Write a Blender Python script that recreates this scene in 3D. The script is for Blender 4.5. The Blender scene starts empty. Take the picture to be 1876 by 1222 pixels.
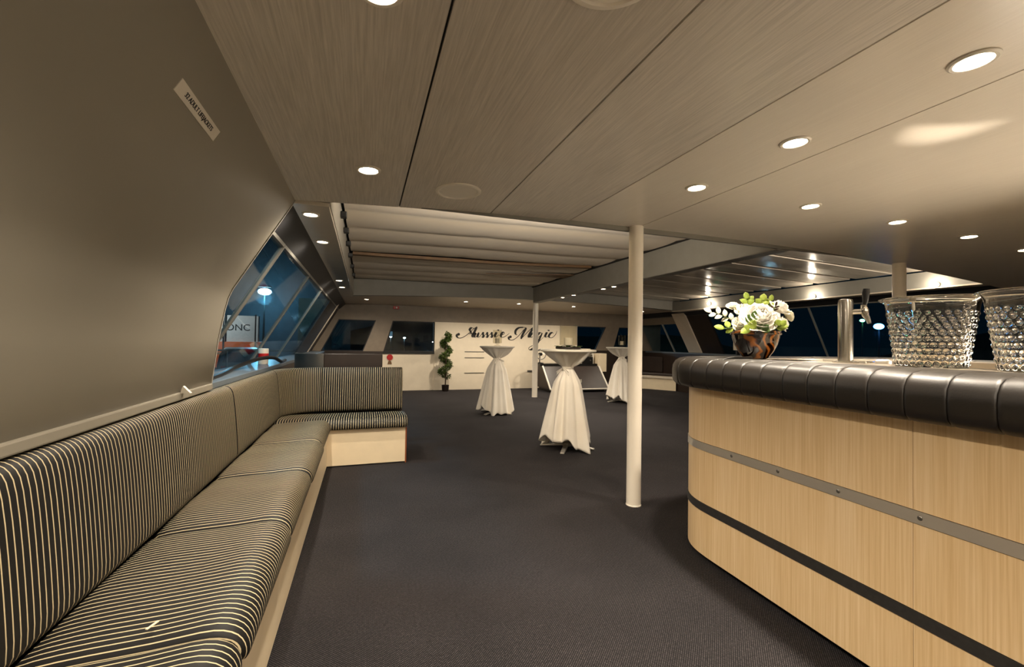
import bpy, math, random
from mathutils import Vector, Matrix

# ---------------------------------------------------------------- camera, world, exposure
scene = bpy.context.scene
COL = scene.collection
PI = math.pi
random.seed(7)

def make_camera():
    yaw, pitch, roll = math.radians(18.852), math.radians(1.111), 0.016
    sy, cy, sp, cp = math.sin(yaw), math.cos(yaw), math.sin(pitch), math.cos(pitch)
    fwd = Vector((sy*cp, cy*cp, sp)); up0 = Vector((-sy*sp, -cy*sp, cp)); right0 = Vector((cy, -sy, 0))
    c, s = math.cos(roll), math.sin(roll)
    r = right0*c + up0*s; u = up0*c - right0*s
    cam = bpy.data.cameras.new('camera'); cam.sensor_width = 36; cam.sensor_fit = 'HORIZONTAL'
    cam.lens = 790/1876*36; cam.clip_start = 0.02; cam.clip_end = 400
    o = bpy.data.objects.new('camera', cam); COL.objects.link(o)
    m = Matrix((r, u, -fwd)).transposed().to_4x4(); m.translation = (0, 0, 1.2)
    o.matrix_world = m
    scene.camera = o
make_camera()

world = bpy.data.worlds.new('night'); scene.world = world; world.use_nodes = True
bg = world.node_tree.nodes['Background']
bg.inputs[0].default_value = (0.004, 0.030, 0.050, 1); bg.inputs[1].default_value = 0.12

vs = scene.view_settings
vs.view_transform = 'Standard'; vs.look = 'None'; vs.gamma = 1.0; vs.use_curve_mapping = False
vs.exposure = 0.0

WARM = (1.0, 0.87, 0.70)
LAMP_W = 64.0

# ---------------------------------------------------------------- materials
def lin(h):
    h = h.lstrip('#'); out = []
    for i in (0, 2, 4):
        v = int(h[i:i+2], 16)/255
        out.append(v/12.92 if v <= .04045 else ((v+.055)/1.055)**2.4)
    return tuple(out)+(1,)

class NT:
    def __init__(s, name):
        s.m = bpy.data.materials.new(name); s.m.use_nodes = True
        s.t = s.m.node_tree; s.n = s.t.nodes; s.l = s.t.links
        s.b = s.n['Principled BSDF']; s.out = s.n['Material Output']
    def node(s, kind, **kw):
        nd = s.n.new(kind)
        for k, v in kw.items():
            if k in nd.inputs.keys(): nd.inputs[k].default_value = v
            else: setattr(nd, k, v)
        return nd
    def link(s, a, b): s.l.new(a, b)
    def math(s, op, a, b=None):
        nd = s.n.new('ShaderNodeMath'); nd.operation = op
        for i, v in enumerate((a, b)):
            if v is None: continue
            if hasattr(v, 'links'): s.link(v, nd.inputs[i])
            else: nd.inputs[i].default_value = v
        return nd.outputs[0]
    def ramp(s, fac, stops):
        r = s.n.new('ShaderNodeValToRGB'); s.link(fac, r.inputs[0])
        e = r.color_ramp.elements
        while len(e) < len(stops): e.new(0.5)
        for el, (p, c) in zip(e, stops): el.position = p; el.color = c
        return r.outputs[0]
    def coords(s, kind='Object', scale=(1, 1, 1), rot=(0, 0, 0)):
        tc = s.n.new('ShaderNodeTexCoord'); mp = s.n.new('ShaderNodeMapping')
        mp.inputs['Scale'].default_value = scale; mp.inputs['Rotation'].default_value = rot
        s.link(tc.outputs[kind], mp.inputs[0]); return mp.outputs[0]
    def noise(s, vec, scale, detail=4, rough=.5):
        nd = s.n.new('ShaderNodeTexNoise'); nd.inputs['Scale'].default_value = scale
        nd.inputs['Detail'].default_value = detail; nd.inputs['Roughness'].default_value = rough
        s.link(vec, nd.inputs['Vector']); return nd.outputs[0]
    def bump(s, h, strength=.2, dist=.01):
        b = s.n.new('ShaderNodeBump'); b.inputs['Strength'].default_value = strength
        b.inputs['Distance'].default_value = dist; s.link(h, b.inputs['Height'])
        s.link(b.outputs[0], s.b.inputs['Normal'])

def plain(name, hexc, rough=.5, metal=0.0, spec=.5, var=.0, vscale=8, **kw):
    t = NT(name); c = lin(hexc)
    t.b.inputs['Base Color'].default_value = c
    t.b.inputs['Roughness'].default_value = rough; t.b.inputs['Metallic'].default_value = metal
    t.b.inputs['Specular IOR Level'].default_value = spec
    if var:
        n = t.noise(t.coords(), vscale, 5)
        d = tuple(x*(1-var) for x in c[:3])+(1,); e = tuple(min(1, x*(1+var)) for x in c[:3])+(1,)
        t.link(t.ramp(n, [(.3, d), (.7, e)]), t.b.inputs['Base Color'])
    for k, v in kw.items(): t.b.inputs[k].default_value = v
    return t.m

def emit(name, col, strength):
    t = NT(name); t.b.inputs['Base Color'].default_value = (0, 0, 0, 1)
    t.b.inputs['Emission Color'].default_value = tuple(col)+(1,)
    t.b.inputs['Emission Strength'].default_value = strength
    return t.m

M = {}
def ceiling_mat(name, a, b, rough, streak=1.0):
    t = NT(name)
    n = t.noise(t.coords(scale=(1, .03, 1)), 150, 6, .65)
    n2 = t.noise(t.coords(scale=(1, .3, 1)), 3, 3)
    mx = t.math('ADD', t.math('MULTIPLY', n, .8*streak), t.math('MULTIPLY', n2, .2))
    t.link(t.ramp(mx, [(.3*streak+.05, lin(a)), (.7*streak+.05, lin(b))]), t.b.inputs['Base Color'])
    t.b.inputs['Roughness'].default_value = rough
    t.b.inputs['Specular IOR Level'].default_value = .5
    t.bump(n, .06*streak, .002)
    return t.m
M['ceil'] = ceiling_mat('brushed_ceiling_laminate', 'c2bbb0', 'ebe3d7', .36)
M['ceil_plain'] = ceiling_mat('satin_ceiling_laminate', 'dcd3c5', 'e8e0d2', .28, .5)
M['wall'] = plain('grey_wall_laminate', '888275', .40, var=.04, vscale=2)
M['joint'] = plain('dark_joint', '1b1814', .8)
M['frame_grey'] = plain('grey_frame_paint', '98948b', .45, var=.05)
M['frame_dark'] = plain('dark_grey_header', '1c1c1f', .6, var=.08)
M['gloss'] = plain('glossy_white_soffit', 'cfc7b8', .10, var=.02)
M['beam'] = plain('grey_beam_paint', '86837b', .5, var=.05)
M['soffit'] = plain('beige_soffit', 'd2c5b2', .4, var=.04)
M['front_dark'] = plain('taupe_front_wall', '857868', .5, var=.08)
M['white_wall'] = plain('cream_wall_paint', 'e6d9c2', .45, var=.03)
M['brown'] = plain('dark_brown_vinyl', '2c211b', .45, var=.15)
M['cream'] = plain('cream_laminate', 'ead9ba', .45, var=.03)
M['column'] = plain('white_column_paint', 'fbf2e2', .28)
M['steel'] = plain('brushed_steel', 'd6d0c5', .36, .75)
M['steel_dull'] = plain('dull_steel', '8f8b84', .42, 1.0)
M['chrome'] = plain('chrome', 'e0ddd6', .08, 1.0)
M['black'] = plain('black_plastic', '0d0c0c', .4)
M['rubber'] = plain('charcoal_rubber', '2c2a28', .55, var=.2, vscale=60)
M['trimbrown'] = plain('orange_brown_edging', '8a4a22', .5)
M['white'] = plain('white_plastic', 'ddd6c8', .4)
M['grille'] = plain('speaker_grille', 'f4eee2', .8)
M['red'] = plain('red_plastic', 'b01818', .4)
M['pot'] = plain('black_brown_pot', '1d130d', .5)
M['bark'] = plain('bark', '3d2a1a', .8, var=.2, vscale=40)
M['stone'] = plain('dark_quay_concrete', '2a2d30', .8, var=.2, vscale=2)
M['water'] = plain('night_water', '02070c', .12)
M['orange'] = plain('orange_hull_paint', 'd9662a', .5, var=.08)
M['shipwhite'] = plain('off_white_hull_paint', 'd8d6d0', .5, var=.05)
M['carpaint'] = plain('grey_car_paint', '6a706c', .3)
M['worktop'] = plain('grey_brown_worktop', '8d8272', .3, var=.05)
M['tray'] = plain('polished_tray_steel', 'f0ece4', .06, 1.0)
M['tapsteel'] = plain('satin_tap_steel', 'b9b4aa', .22, 1.0)
M['mullion'] = plain('grey_mullion_paint', '6a6862', .45)
M['sill'] = plain('blue_grey_sill', '59626a', .35, var=.06)
M['bulb'] = emit('bare_bulb_glass', (1.0, .80, .55), 45)
M['ink'] = plain('black_lettering', '14110e', .6)
M['batten'] = plain('brown_wood_batten', '6f5233', .6, var=.15, vscale=12)
M['lamp'] = emit('warm_lamp_lens', (1.0, .83, .62), 28)
M['lamp_small'] = emit('warm_lamp_lens_small', (1.0, .84, .64), 16)
M['flood'] = emit('cold_flood_lens', (.55, .95, 1.0), 60)
M['bluelamp'] = emit('blue_harbour_lens', (.12, .45, 1.0), 18)
M['greenlamp'] = emit('green_harbour_lens', (.25, 1.0, .45), 12)

def carpet():
    t = NT('charcoal_loop_carpet')
    tc = t.n.new('ShaderNodeTexCoord'); sp = t.n.new('ShaderNodeSeparateXYZ')
    t.link(tc.outputs['Object'], sp.inputs[0])
    p = 2*PI/.0105
    sx = t.math('SINE', t.math('MULTIPLY', sp.outputs[0], p)); sy = t.math('SINE', t.math('MULTIPLY', sp.outputs[1], p))
    d = t.math('MULTIPLY', sx, sy)
    n = t.noise(t.coords(), 1.6, 5)
    n2 = t.noise(t.coords(), 90, 2)
    h = t.math('ADD', d, t.math('MULTIPLY', t.math('SUBTRACT', n2, .5), 1.2))
    dots = t.ramp(h, [(.25, (.009, .0083, .0092, 1)), (.95, (.098, .088, .091, 1))])
    mixn = t.node('ShaderNodeMix', data_type='RGBA', blend_type='MULTIPLY'); mixn.inputs[0].default_value = 1
    t.link(dots, mixn.inputs[6])
    t.link(t.ramp(n, [(.35, (.78, .76, .78, 1)), (.65, (1.12, 1.08, 1.08, 1))]), mixn.inputs[7])
    t.link(mixn.outputs[2], t.b.inputs['Base Color'])
    t.b.inputs['Roughness'].default_value = .9; t.b.inputs['Specular IOR Level'].default_value = .2
    t.bump(h, .5, .003)
    return t.m
M['carpet'] = carpet()

def stripes():
    t = NT('black_cream_striped_fabric')
    tc = t.n.new('ShaderNodeTexCoord'); sp = t.n.new('ShaderNodeSeparateXYZ')
    t.link(tc.outputs['UV'], sp.inputs[0])
    fr = t.math('FRACT', t.math('MULTIPLY', sp.outputs[0], 1/.0215))
    d = t.math('ABSOLUTE', t.math('SUBTRACT', fr, .5))
    col = t.ramp(d, [(.068, lin('c2b28e')), (.105, lin('090706'))])
    t.link(col, t.b.inputs['Base Color'])
    n = t.noise(t.coords(), 420, 2)
    t.bump(n, .12, .002)
    t.b.inputs['Roughness'].default_value = .62; t.b.inputs['Specular IOR Level'].default_value = .35
    return t.m
M['stripe'] = stripes()

def wood():
    t = NT('light_oak_veneer')
    g = t.noise(t.coords(scale=(1, 1, .018)), 130, 7, .6)
    g2 = t.noise(t.coords(scale=(1, 1, .12)), 9, 4)
    mx = t.math('ADD', t.math('MULTIPLY', g, .75), t.math('MULTIPLY', g2, .25))
    t.link(t.ramp(mx, [(.32, lin('d6b27f')), (.5, lin('e4c596')), (.68, lin('eed3aa'))]), t.b.inputs['Base Color'])
    t.b.inputs['Roughness'].default_value = .42
    t.bump(g, .08, .002)
    return t.m
M['wood'] = wood()

def leather():
    t = NT('black_brown_padded_vinyl')
    n = t.noise(t.coords(), 180, 3)
    n2 = t.noise(t.coords(), 7, 3)
    t.link(t.ramp(n2, [(.3, lin('17120e')), (.7, lin('1e1813'))]), t.b.inputs['Base Color'])
    t.b.inputs['Roughness'].default_value = .42; t.b.inputs['Specular IOR Level'].default_value = .7
    t.bump(n, .15, .002)
    return t.m
M['vinyl'] = leather()

def cloth(name, a, b, sc=3):
    t = NT(name)
    n = t.noise(t.coords(), sc, 4)
    t.link(t.ramp(n, [(.3, lin(a)), (.7, lin(b))]), t.b.inputs['Base Color'])
    t.b.inputs['Roughness'].default_value = .75; t.b.inputs['Sheen Weight'].default_value = .3
    t.bump(t.noise(t.coords(), 500, 2), .1, .001)
    return t.m
M['linen'] = cloth('ivory_table_linen', 'f0e7d8', 'f8f1e4')
M['canvas'] = cloth('cream_roof_canvas', 'bcab8d', 'cdbc9e', 1.2)

def slatmat():
    t = NT('glossy_grey_slat')
    n = t.noise(t.coords(scale=(.05, 1, 1)), 60, 4)
    t.link(t.ramp(n, [(.3, lin('b0a698')), (.7, lin('c6bcae'))]), t.b.inputs['Base Color'])
    t.b.inputs['Roughness'].default_value = .16
    t.bump(n, .05, .002)
    return t.m
M['slat'] = slatmat()

def thin_glass(name, tint=(.8, .92, 1.0), gloss=1.0):
    m = bpy.data.materials.new(name); m.use_nodes = True; n = m.node_tree.nodes; l = m.node_tree.links
    n.remove(n['Principled BSDF'])
    tr = n.new('ShaderNodeBsdfTransparent'); tr.inputs[0].default_value = tint+(1,)
    gl = n.new('ShaderNodeBsdfGlossy'); gl.inputs['Roughness'].default_value = .03
    fr = n.new('ShaderNodeLayerWeight'); fr.inputs[0].default_value = .5
    pw = n.new('ShaderNodeMath'); pw.operation = 'POWER'; pw.inputs[1].default_value = 5; l.new(fr.outputs['Facing'], pw.inputs[0])
    ma = n.new('ShaderNodeMath'); ma.operation = 'MULTIPLY_ADD'; ma.inputs[1].default_value = .4; ma.inputs[2].default_value = .03; l.new(pw.outputs[0], ma.inputs[0])
    mx = n.new('ShaderNodeMixShader'); l.new(ma.outputs[0], mx.inputs[0]); l.new(tr.outputs[0], mx.inputs[1]); l.new(gl.outputs[0], mx.inputs[2])
    l.new(mx.outputs[0], n['Material Output'].inputs[0])
    return m
M['pane'] = thin_glass('window_glass')
M['vase'] = thin_glass('clear_vase_glass', (.93, .92, .88))
def real_glass(name, col, rough=0.0, ior=1.47):
    t = NT(name); t.b.inputs['Base Color'].default_value = col+(1,)
    t.b.inputs['Transmission Weight'].default_value = 1; t.b.inputs['Roughness'].default_value = rough
    t.b.inputs['IOR'].default_value = ior
    return t.m
M['glass'] = real_glass('clear_bucket_glass', (.97, .97, .95))

def amber():
    t = NT('amber_swirl_glass')
    v = t.coords(scale=(1, 1, 1.4), rot=(.5, .4, 0))
    w = t.n.new('ShaderNodeTexWave'); w.inputs['Scale'].default_value = 7; w.inputs['Distortion'].default_value = 9
    w.inputs['Detail'].default_value = 2; t.link(v, w.inputs['Vector'])
    t.link(t.ramp(w.outputs[1], [(.3, lin('0e0603')), (.7, lin('331709')), (.95, lin('8a5220'))]), t.b.inputs['Base Color'])
    t.b.inputs['Roughness'].default_value = .06; t.b.inputs['Coat Weight'].default_value = .6
    return t.m
M['amber'] = amber()
def petal(name, a, b):
    t = NT(name); n = t.noise(t.coords(), 12, 3)
    t.link(t.ramp(n, [(.3, lin(a)), (.7, lin(b))]), t.b.inputs['Base Color'])
    t.b.inputs['Roughness'].default_value = .6; t.b.inputs['Subsurface Weight'].default_value = .0
    return t.m
M['rose'] = petal('white_rose_petal', 'f3efe4', 'fbf8f0')
M['carn'] = petal('cream_carnation_petal', 'e9e3c4', 'f6f2e2')
M['leaf'] = petal('fresh_green_leaf', '6f8428', 'a9ba4e')
M['leafdark'] = petal('dark_green_leaf', '2b4216', '55702a')
M['topleaf'] = petal('topiary_leaf', '23350f', '5d7426')

# ---------------------------------------------------------------- geometry helpers
def tag(o, label=None, cat=None, group=None, kind=None):
    if label: o['label'] = label
    if cat: o['category'] = cat
    if group: o['group'] = group
    if kind: o['kind'] = kind
    return o

def empty(name, loc=(0, 0, 0), parent=None):
    o = bpy.data.objects.new(name, None); COL.objects.link(o); o.location = loc; o.empty_display_size = .05
    if parent: o.parent = parent
    return o

class MB:
    def __init__(s): s.v = []; s.f = []; s.uv = []; s.has_uv = False
    def add(s, vs, fs, uvs=None):
        b = len(s.v); s.v += [tuple(p) for p in vs]; s.f += [tuple(i+b for i in f) for f in fs]
        if uvs is not None: s.has_uv = True; s.uv += list(uvs)
        else: s.uv += [(0, 0)]*len(vs)
        return s
    def box(s, x0, x1, y0, y1, z0, z1):
        return s.add([(x0,y0,z0),(x1,y0,z0),(x1,y1,z0),(x0,y1,z0),(x0,y0,z1),(x1,y0,z1),(x1,y1,z1),(x0,y1,z1)],
            [(0,3,2,1),(4,5,6,7),(0,1,5,4),(1,2,6,5),(2,3,7,6),(3,0,4,7)])
    def hexa(s, a):   # eight points: bottom ring, top ring
        return s.add(a, [(0,3,2,1),(4,5,6,7),(0,1,5,4),(1,2,6,5),(2,3,7,6),(3,0,4,7)])
    def prism(s, ring, off):   # planar ring extruded by vector off
        n = len(ring); off = Vector(off)
        vs = [Vector(p) for p in ring]+[Vector(p)+off for p in ring]
        fs = [tuple(range(n-1, -1, -1)), tuple(range(n, 2*n))]+[(i, (i+1) % n, n+(i+1) % n, n+i) for i in range(n)]
        return s.add(vs, fs)
    def lathe(s, prof, c=(0, 0, 0), seg=32, cap0=True, cap1=True, closed=False):
        vs = []; fs = []; n = len(prof)
        for (r, z) in prof:
            for k in range(seg):
                a = 2*PI*k/seg; vs.append((c[0]+r*math.cos(a), c[1]+r*math.sin(a), c[2]+z))
        m = n if closed else n-1
        for i in range(m):
            j = (i+1) % n
            for k in range(seg):
                k2 = (k+1) % seg; fs.append((i*seg+k, i*seg+k2, j*seg+k2, j*seg+k))
        if not closed:
            if cap0: fs.append(tuple(range(seg-1, -1, -1)))
            if cap1: fs.append(tuple((n-1)*seg+k for k in range(seg)))
        return s.add(vs, fs)
    def tube(s, pts, r, seg=10, rads=None):
        pts = [Vector(p) for p in pts]; n = len(pts); vs = []; fs = []
        prev = None
        for i, p in enumerate(pts):
            t = (pts[min(i+1, n-1)]-pts[max(i-1, 0)]).normalized()
            if prev is None:
                a = Vector((0, 0, 1)) if abs(t.z) < .9 else Vector((1, 0, 0)); u = t.cross(a).normalized()
            else: u = (prev-t*prev.dot(t)).normalized()
            prev = u; w = t.cross(u); rr = rads[i] if rads else r
            for k in range(seg):
                an = 2*PI*k/seg; vs.append(p+u*(rr*math.cos(an))+w*(rr*math.sin(an)))
        for i in range(n-1):
            for k in range(seg):
                k2 = (k+1) % seg; fs.append((i*seg+k, i*seg+k2, (i+1)*seg+k2, (i+1)*seg+k))
        fs.append(tuple(range(seg-1, -1, -1))); fs.append(tuple((n-1)*seg+k for k in range(seg)))
        return s.add(vs, fs)
    def grid(s, fn, nu, nv, closed_u=False, uvfn=None):
        vs = []; fs = []; uvs = []
        for j in range(nv+1):
            for i in range(nu if closed_u else nu+1):
                vs.append(fn(i/nu, j/nv)); uvs.append(uvfn(i/nu, j/nv) if uvfn else (i/nu, j/nv))
        w = nu if closed_u else nu+1
        for j in range(nv):
            for i in range(nu):
                i2 = (i+1) % w; fs.append((j*w+i, j*w+i2, (j+1)*w+i2, (j+1)*w+i))
        return s.add(vs, fs, uvs)
    def ball(s, c, r, seg=14, rings=8, sc=(1, 1, 1)):
        prof = []
        vs = []; fs = []
        for j in range(rings+1):
            th = PI*j/rings
            for k in range(seg):
                a = 2*PI*k/seg
                vs.append((c[0]+sc[0]*r*math.sin(th)*math.cos(a), c[1]+sc[1]*r*math.sin(th)*math.sin(a), c[2]-sc[2]*r*math.cos(th)))
        for j in range(rings):
            for k in range(seg):
                k2 = (k+1) % seg; fs.append((j*seg+k, j*seg+k2, (j+1)*seg+k2, (j+1)*seg+k))
        return s.add(vs, fs)
    def sweep(s, path, prof, end=0.0, esteps=5, inset=None):
        """path: list of (x, y); prof: closed ring of (n, z), n to the right of travel. Rounded ends of length `end`."""
        P = [Vector((p[0], p[1], 0)) for p in path]
        L = [0]
        for i in range(1, len(P)): L.append(L[-1]+(P[i]-P[i-1]).length)
        tot = L[-1]
        def at(d):
            d = max(0, min(tot, d)); i = 0
            while i < len(P)-2 and L[i+1] < d: i += 1
            k = (d-L[i])/(L[i+1]-L[i]); return P[i].lerp(P[i+1], k)
        def nrm(d):
            a, b = at(max(0, d-.02)), at(min(tot, d+.02)); t = (b-a).normalized(); return Vector((t.y, -t.x, 0))
        cn = sum(p[0] for p in prof)/len(prof); cz = sum(p[1] for p in prof)/len(prof)
        rings = []
        if end > 0:
            for k in range(esteps+1):
                a = PI/2*k/esteps; rings.append((end*(1-math.cos(a)), (math.sin(a)), end-end*(PI/2-a)))
            mids = [d for d in L if end*1.01 < d < tot-end*1.01]
            if len(L) == 2: mids = [tot*.25, tot*.5, tot*.75]
            rings += [(d, 1, d) for d in mids]
            rings += [(tot-d, k, tot-u) for d, k, u in reversed(rings[:esteps+1])]
        else: rings = [(d, 1, d) for d in L]
        vs = []; fs = []; uvs = []; n = len(prof)
        per = [0]
        for i in range(1, n): per.append(per[-1]+math.hypot(prof[i][0]-prof[i-1][0], prof[i][1]-prof[i-1][1]))
        q = inset if inset is not None else end
        wn = max(p[0] for p in prof)-min(p[0] for p in prof); hz = max(p[1] for p in prof)-min(p[1] for p in prof)
        for d, k, ud in rings:
            b = at(d); nn = nrm(d)
            fn = 1-(1-k)*min(1, 2*q/wn); fz = 1-(1-k)*min(1, 2*q/hz)
            for (a, z), pl in zip(prof, per):
                p = b+nn*(cn+(a-cn)*fn); vs.append((p.x, p.y, cz+(z-cz)*fz)); uvs.append((ud, pl))
        for i in range(len(rings)-1):
            for k in range(n):
                k2 = (k+1) % n; fs.append((i*n+k, i*n+k2, (i+1)*n+k2, (i+1)*n+k))
        fs.append(tuple(range(n-1, -1, -1))); fs.append(tuple((len(rings)-1)*n+k for k in range(n)))
        return s.add(vs, fs, uvs)
    def build(s, name, mat, parent=None, smooth=False, bevel=0, sub=0, angle=40):
        me = bpy.data.meshes.new(name); me.from_pydata(s.v, [], s.f); me.update()
        if s.has_uv:
            ul = me.uv_layers.new(name='UVMap')
            for lp in me.loops: ul.data[lp.index].uv = s.uv[lp.vertex_index]
        import bmesh
        bm = bmesh.new(); bm.from_mesh(me); bmesh.ops.recalc_face_normals(bm, faces=bm.faces[:])
        if smooth:
            lim = math.radians(angle)
            for f in bm.faces: f.smooth = True
            for e in bm.edges:
                if len(e.link_faces) == 2: e.smooth = e.calc_face_angle(0) < lim
        bm.to_mesh(me); bm.free()
        me.materials.append(M[mat] if isinstance(mat, str) else mat)
        o = bpy.data.objects.new(name, me); COL.objects.link(o)
        if parent: o.parent = parent
        if bevel:
            b = o.modifiers.new('bevel', 'BEVEL'); b.width = bevel; b.segments = 2; b.limit_method = 'ANGLE'
        if sub:
            b = o.modifiers.new('sub', 'SUBSURF'); b.levels = sub; b.render_levels = sub
        return o

def sub(o, part):          # hang a piece under a part whose mesh is already in world space
    o.parent = part; o.matrix_parent_inverse = Matrix.Identity(4); return o

def copy_tree(o, parent=None):
    c = o.copy(); COL.objects.link(c); c.parent = parent
    for ch in list(o.children): copy_tree(ch, c)
    return c

def rrect(n0, n1, z0, z1, r, seg=4, rr=None):
    """closed rounded rectangle ring in (n, z); rr overrides the radius of corners (n0z0, n1z0, n1z1, n0z1)"""
    rr = rr or (r, r, r, r); out = []
    for (cx, cz, a0, q) in ((n0+rr[0], z0+rr[0], PI, rr[0]), (n1-rr[1], z0+rr[1], 1.5*PI, rr[1]), (n1-rr[2], z1-rr[2], 0, rr[2]), (n0+rr[3], z1-rr[3], .5*PI, rr[3])):
        for k in range(seg+1):
            a = a0+PI/2*k/seg; out.append((cx+q*math.cos(a), cz+q*math.sin(a)))
    return out

def arc(cx, cy, r, a0, a1, n):
    return [(cx+r*math.cos(a0+(a1-a0)*k/n), cy+r*math.sin(a0+(a1-a0)*k/n)) for k in range(n+1)]

def text_mesh(body, size):
    cu = bpy.data.curves.new('lettering_source', 'FONT'); cu.body = body; cu.size = size; cu.align_x = 'CENTER'; cu.align_y = 'CENTER'
    cu.extrude = .0006
    o = bpy.data.objects.new('lettering_source', cu); COL.objects.link(o)
    dg = bpy.context.evaluated_depsgraph_get(); me = bpy.data.meshes.new_from_object(o.evaluated_get(dg))
    bpy.data.objects.remove(o); bpy.data.curves.remove(cu)
    return me

def spline(pts, n=10):
    out = []; P = [pts[0]]+list(pts)+[pts[-1]]
    for i in range(1, len(P)-2):
        for k in range(n):
            t = k/n; o = []
            for c in range(len(pts[0])):
                a, b, d, e = P[i-1][c], P[i][c], P[i+1][c], P[i+2][c]
                o.append(.5*(2*b+(d-a)*t+(2*a-5*b+4*d-e)*t*t+(3*b-a-3*d+e)*t**3))
            out.append(tuple(o))
    out.append(tuple(pts[-1])); return out

# ---------------------------------------------------------------- structure
def struct(o): return tag(o, kind='structure')
YE = 2.82                      # where the panelled ceiling stops
def cz(x): return 2.087-.0095*(x-2.3)**2

struct(MB().box(-1.6, 8.4, -4.1, 11.0, -.06, 0).build('floor', 'carpet'))

# panelled ceiling: backing with separate panels below it
def camber_slab(x0, x1, y0, y1, zoff, th, n=10):
    mb = MB(); vs = []; fs = []
    for i in range(n+1):
        x = x0+(x1-x0)*i/n; z = cz(x)+zoff
        vs += [(x, y0, z), (x, y1, z), (x, y1, z+th), (x, y0, z+th)]
    for i in range(n):
        a = i*4; b = a+4
        fs += [(a, a+1, b+1, b), (a+1, a+2, b+2, b+1), (a+2, a+3, b+3, b+2), (a+3, a, b, b+3)]
    fs += [(0, 3, 2, 1), (n*4, n*4+1, n*4+2, n*4+3)]
    return mb.add(vs, fs)
ceil = struct(camber_slab(-.50, 7.3, -4.1, YE, .014, .03, 40).build('ceiling', 'joint'))
seams = [-.43, .190, .786, 1.376, 1.952, 7.25]
for i in range(5):
    camber_slab(seams[i]+.004, seams[i+1]-.004, -4.0, YE-.004, 0, .013, 10 if i < 4 else 40).build('ceiling_panel', 'ceil' if i < 3 else 'ceil_plain', ceil, smooth=True)
# fascia closing the step up to the roof recess
struct(MB().box(-.5, 7.3, YE-.03, YE-.006, 2.05, 2.56).build('trim_1', 'beam'))
# roof deck above the forward recess
struct(MB().box(-.95, 7.75, YE-.02, 11.0, 2.52, 2.58).build('ceiling', 'joint'))

# near left wall, sloped hull lining
profL = [(-.400, 2.03), (-.417, 2.0), (-.502, 1.85), (-.578, 1.717), (-.661, 1.57), (-.715, 1.475), (-.737, 1.42), (-.752, 1.35), (-.778, 1.193), (-.806, .94), (-.872, .90), (-.872, 0)]
def hull(prof, y0, y1, th, mirror=False):
    s = 1 if not mirror else -1
    mb = MB(); vs = []; fs = []; n = len(prof)
    for (x, z) in prof:
        X = x if not mirror else 6.80-x
        vs += [(X, y0, z), (X, y1, z), (X-s*th, y1, z), (X-s*th, y0, z)]
    for i in range(n-1):
        a = i*4; b = a+4
        fs += [(a, a+1, b+1, b), (a+1, a+2, b+2, b+1), (a+2, a+3, b+3, b+2), (a+3, a, b, b+3)]
    fs += [(0, 3, 2, 1), (n*4-4, n*4-3, n*4-2, n*4-1)]
    return mb.add(vs, fs)
struct(hull(profL, -4.0, YE, .04).build('wall_left', 'wall', smooth=True, angle=60))
struct(hull(profL, -4.0, YE, .04, True).build('wall_right', 'wall', smooth=True, angle=60))
struct(MB().box(-1.6, 8.4, -4.1, -4.0, 0, 2.2).build('wall_back', 'white_wall'))
# thin metal edging on the end of the left wall
struct(hull([(x+.004, z) for x, z in profL[:10]], YE, YE+.012, .05).build('trim_2', 'frame_grey', smooth=True))
# rail on which the wall lining ends above the seat backs
struct(MB().box(-.845, -.795, -4.0, YE, .906, .942).build('trim_3', 'wall', bevel=.006))
mb = MB().prism([(-.80, 0, .942), (-.76, 0, .942), (-.79, 0, .975)], (0, .022, 0))
clip = mb.build('rail_clip', 'white'); clip.location = (0, 2.38, -.004)
tag(clip, 'small cream plastic clip standing on the rail above the long seat back', 'clip')

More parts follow.
